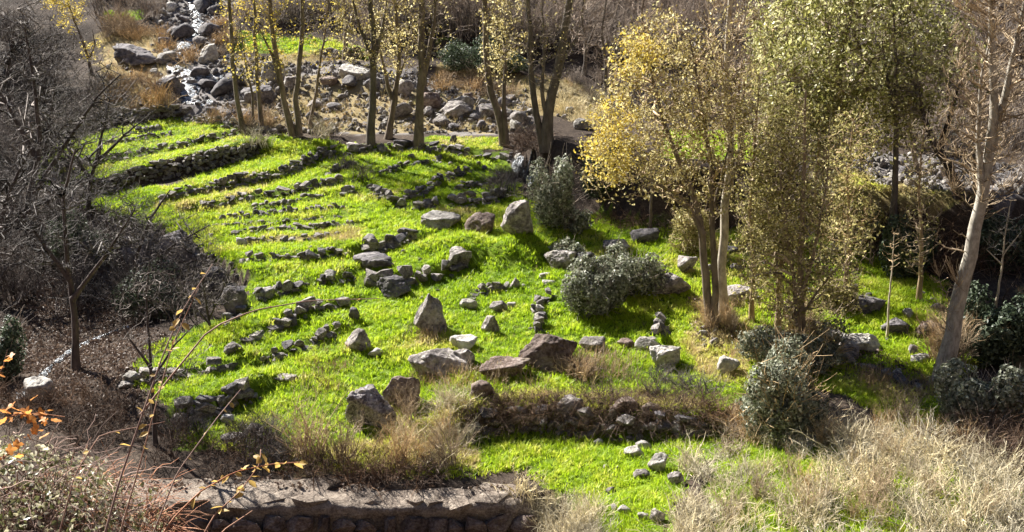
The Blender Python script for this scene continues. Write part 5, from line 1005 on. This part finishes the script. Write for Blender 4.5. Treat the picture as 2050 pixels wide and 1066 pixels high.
fill('weed', [(1700,735),(1860,770),(1880,790),(1740,775)], 14, .6, 1.0, 'dry weed along the broken line of pale stones', 'weed', 'weeds by the pale stones', 'dry_weed', 16)
fill('brush', [(1170,425),(1330,448),(1450,440),(1450,470),(1180,450)], 12, .6, 1.0, 'dead brush at the foot of the shaded bank', 'brush', 'brush under the bank', 'dead_brush', 26)
fill('brush', [(1700,460),(2050,485),(2050,540),(1880,560),(1720,500)], 16, .7, 1.2, 'dead brush in the dark hollow below the grass ledge', 'brush', 'brush below the grass ledge', 'dead_brush', 30)
fill('brush', [(60,790),(250,800),(300,880),(200,900),(60,860)], 14, .6, 1.0, 'brown dead brush behind the foreground bramble', 'brush', 'brush behind the foreground bramble', 'dead_brush', 30)

# ------------------------------------------------------------------ fallen leaves
fl = []
for s in range(3):
    r = np.random.default_rng(600+s); C = np.c_[r.normal(0, .09, (10, 2)), r.uniform(.0, .05, 10)]; V, Fc = leaf_quads(C, .07, r, droop=0, aspect=.7, fold=.3); fl.append(mesh_np('leaves', V, Fc, M['leaf_fallen'], False))
LIT = {'a': wpoly([(60,600),(260,640),(330,690),(290,760),(330,860),(90,850),(20,720)]), 'b': wpoly([(1380,590),(1470,640),(1470,690),(1390,680)]), 'c': wpoly([(1640,640),(1860,760),(1860,800),(1700,780)]), 'd': wpoly([(0,420),(300,480),(430,600),(300,640),(0,620)]), 'e': wpoly([(1440,470),(1720,500),(1740,620),(1500,620)])}
p = np.concatenate([sample(LIT, 55), np.c_[rg.uniform(FW0, FW1, 70), front_y + np.abs(rg.normal(.2, .2, 70)).clip(0, .45)]]); n = len(p); sc = rg.uniform(.6, 1.2, n)
zl = hz(p[:, 0], p[:, 1]) + .015
onw = (np.abs(p[:, 1] - front_y - .02) < .48) & (p[:, 0] < FW1 - .3); zl[onw] = at(600, 962, front_y + .5)[2] + .07
scatter('fallen_leaves', np.c_[p, zl], np.c_[rg.normal(0, .2, (n, 2)), rg.uniform(0, 6.28, n)], np.c_[sc, sc, sc], rg.integers(0, 3, n), np.zeros(n), fl, 'brown fallen leaves carpeting the hollow on the left')

# ------------------------------------------------------------------ water: mountain stream and small channels
m, nt, N, L, P, O = newmat('foam_painted_glints')
geo = N.new('ShaderNodeNewGeometry'); nw = noise_n(N, L, geo.outputs['Position'], 5, 6, .75); cr = ramp(N, [(.48, (.05, .055, .06)), (.56, (.35, .38, .42)), (.64, (.85, .87, .9))]); L.new(nw, cr.inputs[0])  # white stops: foam, and sun glints painted into the water colour
L.new(cr.outputs[0], P.inputs['Base Color']); P.inputs['Roughness'].default_value = .22; P.inputs['IOR'].default_value = 1.33
bw = N.new('ShaderNodeBump'); bw.inputs['Strength'].default_value = .8; bw.inputs['Distance'].default_value = .08; L.new(nw, bw.inputs['Height']); L.new(bw.outputs[0], P.inputs['Normal'])
M['water'] = m
def ribbon(name, poly, width, label, lift=.05, seed=0, mat='water', kind='structure'):
    Q = resample(hits(dens(poly, 12)), 40)[:, :2]; T = np.gradient(Q, axis=0); T /= np.linalg.norm(T, axis=1, keepdims=True) + 1e-9; Nn = np.c_[-T[:, 1], T[:, 0]]
    rr = np.random.default_rng(seed); wv = width*(1 + .35*np.interp(np.arange(40), np.arange(0, 41, 4), rr.normal(size=11))); rows = []
    for u in (-1, -.5, 0, .5, 1):
        q = Q + Nn*(wv*.5*u)[:, None]; rows.append(np.c_[q, hz(q[:, 0], q[:, 1]) + lift*(1.4 - u*u)])
    V = np.stack(rows, 1); ids = np.arange(200).reshape(40, 5); Fq = np.stack([ids[:-1, :-1], ids[:-1, 1:], ids[1:, 1:], ids[1:, :-1]], -1).reshape(-1, 4)
    return tag(link(name, mesh_np(name, V, Fq, M[mat])), label, None, None, kind)
ribbon('stream_water', [(398,-30),(392,20),(398,55),(378,80),(360,105),(345,118),(350,140),(378,152),(384,175),(372,200),(400,210),(425,205)], .7, 'rocky stream water, foam and sun glints painted white', .07, 1)
ribbon('stream_water', [(384,150),(410,160),(450,158),(470,170)], .6, 'side branch of the rocky stream', .07, 2)
ribbon('channel_water', [(258,655),(215,672),(180,685),(140,705),(100,738),(70,770),(50,800)], .28, 'narrow bright water channel through the leaf litter', .05, 3)
ribbon('channel_water', [(1030,330),(1042,340),(1060,355),(1068,375)], .3, 'small white trickle beside the pollard tree', .12, 4)

# ------------------------------------------------------------------ foreground retaining wall
m, nt, N, L, P, O = newmat('earth_mortar'); geo = N.new('ShaderNodeNewGeometry'); n1 = noise_n(N, L, geo.outputs['Position'], 3, 7, .7); n2 = noise_n(N, L, geo.outputs['Position'], 24, 5, .7)
cr = ramp(N, [(.36, (.08, .058, .043)), (.46, (.20, .155, .12)), (.54, (.32, .26, .205)), (.64, (.46, .385, .31))]); L.new(mathn(N, L, 'ADD', mathn(N, L, 'MULTIPLY', n1, .6), mathn(N, L, 'MULTIPLY', n2, .4)), cr.inputs[0]); L.new(cr.outputs[0], P.inputs['Base Color'])
P.inputs['Roughness'].default_value = .95; b = N.new('ShaderNodeBump'); b.inputs['Strength'].default_value = .8; b.inputs['Distance'].default_value = .06; L.new(mathn(N, L, 'ADD', n1, n2), b.inputs['Height']); L.new(b.outputs[0], P.inputs['Normal'])
M['mortar'] = m
fx0 = at(120, 985, front_y)[0]; fx1 = at(1082, 985, front_y)[0]; nxw = 420; xw = np.linspace(fx0, fx1, nxw)
ztop = at(600, 962, front_y + .5)[2]
prof = [(.62, -.9), (.58, -.03), (.48, .01), (.35, .03), (.2, .04), (.05, .05), (-.1, .05), (-.22, .03), (-.34, .01), (-.44, -.04), (-.52, -.10), (-.50, -.24), (-.46, -.5), (-.50, -1.2), (-.50, -2.6)]
V = np.zeros((nxw, len(prof), 3))
for j, (dy_, dz_) in enumerate(prof):
    V[:, j, 0] = xw; V[:, j, 1] = front_y + dy_ + .18*fbm2(xw, np.full(nxw, j*.2), 1.8, 3, 61) + .06*fbm2(xw, np.full(nxw, j*.4), .25, 3, 63); V[:, j, 2] = ztop + dz_ + .12*fbm2(xw, np.full(nxw, j*.5), 1.2, 3, 62) + .05*fbm2(xw, np.full(nxw, j*.4), .3, 3, 64)
V[-18:, :, 2] -= np.linspace(0, .5, 18)[:, None]**1.5
ids = np.arange(nxw*len(prof)).reshape(nxw, len(prof)); Fq = np.stack([ids[:-1, :-1], ids[:-1, 1:], ids[1:, 1:], ids[1:, :-1]], -1).reshape(-1, 4)[:, ::-1]
wb = tag(thing('retaining_wall', (fx0, front_y, ztop - 2.2), 'foreground stone retaining wall with a smooth earth covered top', 'stone wall'), kind='thing'); wl0 = np.array(wb.location)
V2 = V - wl0; link('coping', mesh_np('coping', V2, Fq, M['mortar']), wb)
CHB = [chunk(340+k, M['brown']) for k in range(8)]
CHM = [chunk(360+k, M['mortar']) for k in range(6)]; x = fx0 + .2
while x < fx1 - .5:
    w_ = rs.uniform(.3, .75); i_ = min(nxw - 1, int((x - fx0)/(fx1 - fx0)*nxw))
    if rs.random() < .8: link('cap_stone', rs.choice(CHM), wb, (x + w_/2 - wl0[0], front_y - rs.uniform(.2, .42) - wl0[1], V[i_, 8, 2] - wl0[2] - rs.uniform(.0, .05)), (rs.uniform(-.12, .12), rs.uniform(-.12, .12), rs.uniform(-.3, .3)), (w_*1.1, rs.uniform(.3, .55), rs.uniform(.12, .2)))
    x += w_*rs.uniform(.9, 1.3)
zrow = ztop - .24
while zrow > ztop - 1.5:
    hrow = rs.uniform(.2, .34); x = fx0 + rs.uniform(0, .3)
    while x < fx1 - .2:
        w_ = rs.uniform(.25, .6); yb = front_y - .56 + .18*float(fbm2(np.array([x]), np.array([1.4]), 1.8, 3, 61)[0])
        link('stone', rs.choice(CHB), wb, (x + w_/2 - wl0[0], yb - wl0[1], zrow - hrow/2 - wl0[2] + rs.uniform(-.03, .03)), (rs.uniform(-.15, .15), rs.uniform(-.15, .15), rs.uniform(-.2, .2)), (w_*1.12, .32, hrow*1.1)); x += w_
    zrow -= hrow

# ------------------------------------------------------------------ foreground bramble, vine and canes
def leaf_shape(mat, w=.6):
    V = np.array([(0, 0, 0), (.22, -.33*w, .05), (.6, -.42*w, .08), (1, 0, -.08), (.6, .42*w, .08), (.22, .33*w, .05), (.5, 0, -.03)]); Fc = np.array([(0, 1, 6), (1, 2, 6), (2, 3, 6), (3, 4, 6), (4, 5, 6), (5, 0, 6)]); return mesh_np('leaf', V, Fc, M[mat], True)
def lobed_leaf(mat):
    a = np.linspace(-2.5, 2.5, 15); rad = .42 + .16*np.cos(a*4.2)*np.where(np.abs(a) < 2.4, 1, .6); V = [(0, 0, 0)] + [(.35 + math.cos(t)*q*1.05, math.sin(t)*q, .05*math.sin(3*t)) for t, q in zip(a, rad)]; V.append((.3, 0, -.04)); n = len(V) - 1
    return mesh_np('leaf', np.array(V), np.array([(n, i, i+1) for i in range(1, n-1)] + [(n, 0, 1), (n, n-1, 0)]), M[mat], True)
LC = leaf_shape('leaf_cane'); LO = lobed_leaf('leaf_orange')
def near_bush(label, px, py, d, w, h, dep, n, size, seed, mat, twigs, twig_mat, name='bramble_bush'):
    c = at(px, py, d); r = np.random.default_rng(seed); b = np.array([c[0], c[1], hz(c[0], c[1])]); hh = c[2] - b[2] + h
    root = thing(name, b, label, 'bush'); top = c[2] - b[2]
    BLb = [(0, 0, top, w, dep, h), (w*.3, -.1, top - .1, w*.7, dep, h*.8), (-w*.4, 0, top + .08, w*.7, dep, h*.7), (w*.5, .1, top - .25, w*.6, dep*.8, h*.7)]
    C, dn = in_blobs(BLb, n, r, shell=.5); V, Fc = leaf_quads(C, size, r, nrm=dn, aspect=.65); link('foliage', mesh_np('foliage', V, Fc, M[mat], False), root)
    T, _ = in_blobs(BLb, twigs, r); A = np.c_[r.normal(0, w*.4, twigs), r.normal(0, dep*.4, twigs), np.full(twigs, -.05)]; t = np.linspace(0, 1, 7)[None, :, None]
    Pb = A[:, None]*(1-t) + T[:, None]*t + np.array([0, 0, 1.])*(np.sin(t*math.pi)*.2); Pb[:, 1:] += r.normal(size=Pb[:, 1:].shape)*.025
    C2, d2 = in_blobs(BLb, twigs*2, r, shell=.6); dd = d2 + r.normal(size=d2.shape)*.9 + np.array([.3, 0, .5]); dd /= np.linalg.norm(dd, axis=1, keepdims=True); Lq = r.uniform(.1, .45, twigs*2)[:, None, None]; tt = np.linspace(0, 1, 5)[None, :, None]
    Q = C2[:, None] + dd[:, None]*Lq*tt - np.array([0, 0, .12])*tt*tt + r.normal(size=(twigs*2, 5, 3))*.008
    V, Fc = tubes([(Pb, np.broadcast_to(np.linspace(.006, .0025, 7)[None], (twigs, 7)), 4), (Q, np.broadcast_to(np.linspace(.003, .0013, 5)[None], (twigs*2, 5)), 3)]); link('stems', mesh_np('stems', V, Fc, M[twig_mat]), root)
    return root
near_bush('leafy bramble filling the lower left corner', 60, 1020, 6.2, .55, .40, .5, 3300, .036, 701, 'leaf_bramble', 300, 'cane_red')
near_bush('twiggy bramble with few leaves right of the corner bramble', 190, 1040, 6.6, .45, .30, .4, 1500, .038, 702, 'leaf_bramble', 260, 'cane_red')
def cane(label, pts, d0, d1, r0, nleaf, seed, leafmesh=LC, size=.05, mat='cane_red', cat='bramble cane', name='bramble_cane', tspan=(.35, 1)):
    r = random.Random(seed); n = len(pts); Pw = resample([at(px, py, d0 + (d1-d0)*k/(n-1)) for k, (px, py) in enumerate(pts)], 18)
    root = thing(name, Pw[0], label, cat); rad = np.linspace(r0, r0*.4, 18)*1.45
    V, Fc = tubes([(Pw[None] - Pw[0], rad[None], 6)]); link('stem', mesh_np('stem', V, Fc, M[mat]), root)
    for k in range(nleaf):
        t = tspan[0] + (tspan[1]-tspan[0])*(k + r.random()*.7)/nleaf; i = min(16, int(t*17)); q = Pw[i]*(1 - (t*17 - i)) + Pw[i+1]*(t*17 - i) - Pw[0]
        s = size*r.uniform(.6, 1.2); q = q + (np.array([r.gauss(0, .05), r.gauss(0, .04), r.gauss(0, .05)]) if name == 'vine' else 0); link('leaf', leafmesh, root, q, (r.uniform(-1, 1), r.uniform(-.6, .8), r.uniform(0, 6.28)), (s, s, s))
    return root
cane('long bramble cane rising from the bottom left to the dark rock', [(196,1120),(240,960),(285,830),(330,700),(372,610),(425,530)], 4.6, 5.4, .0042, 14, 1)
cane('thinner bramble cane beside the longest one', [(225,1120),(280,930),(318,790),(345,690),(398,575)], 4.7, 5.3, .003, 9, 2)
cane('pale bare cane reaching up across the lower field', [(240,1110),(281,985),(281,830),(420,658),(507,622),(620,602),(760,598)][2:], 5.0, 6.2, .0035, 3, 3, size=.035)
cane('straight thin cane crossing the foreground wall', [(290,1110),(355,946),(436,835),(482,780)], 4.8, 5.4, .003, 5, 4, size=.04)
cane('leafy cane arching low over the foreground wall', [(300,1110),(345,1040),(400,985),(470,945),(540,930),(610,925)], 4.6, 5.0, .0035, 18, 5, size=.055)
cane('cane with a tuft of tan leaves in front of the wall', [(380,1120),(430,1030),(480,985),(520,930),(522,900)], 4.6, 5.0, .003, 16, 6, size=.055)
cane('short bare cane at the bottom in front of the wall', [(400,1120),(450,1060),(505,1023)], 4.6, 4.9, .003, 2, 7, size=.03)
cane('red cane leaning left over the corner bramble', [(110,1100),(150,950),(200,870),(330,845)], 5.2, 5.8, .003, 4, 8, size=.035)
cane('vine of orange leaves at the left edge of the picture', [(-60,900),(-10,850),(30,830),(80,828),(130,835)], 5.4, 5.5, .003, 26, 9, LO, .058, name='vine', cat='vine', tspan=(.3, 1))
cane('short vine with three orange leaves above the larger vine', [(-60,790),(-20,760),(5,740),(15,700)], 5.4, 5.4, .003, 12, 10, LO, .055, name='vine', cat='vine', tspan=(.3, 1))
cane('lower vine of orange leaves on the corner bramble', [(-60,960),(-10,925),(30,905),(62,915)], 5.3, 5.4, .003, 16, 11, LO, .055, name='vine', cat='vine', tspan=(.2, 1))
tot = sum(len(me.polygons)*(2 if len(me.polygons) and me.polygons[0].loop_total == 4 else 1) for me in bpy.data.meshes)
print('TRIANGLES', tot)
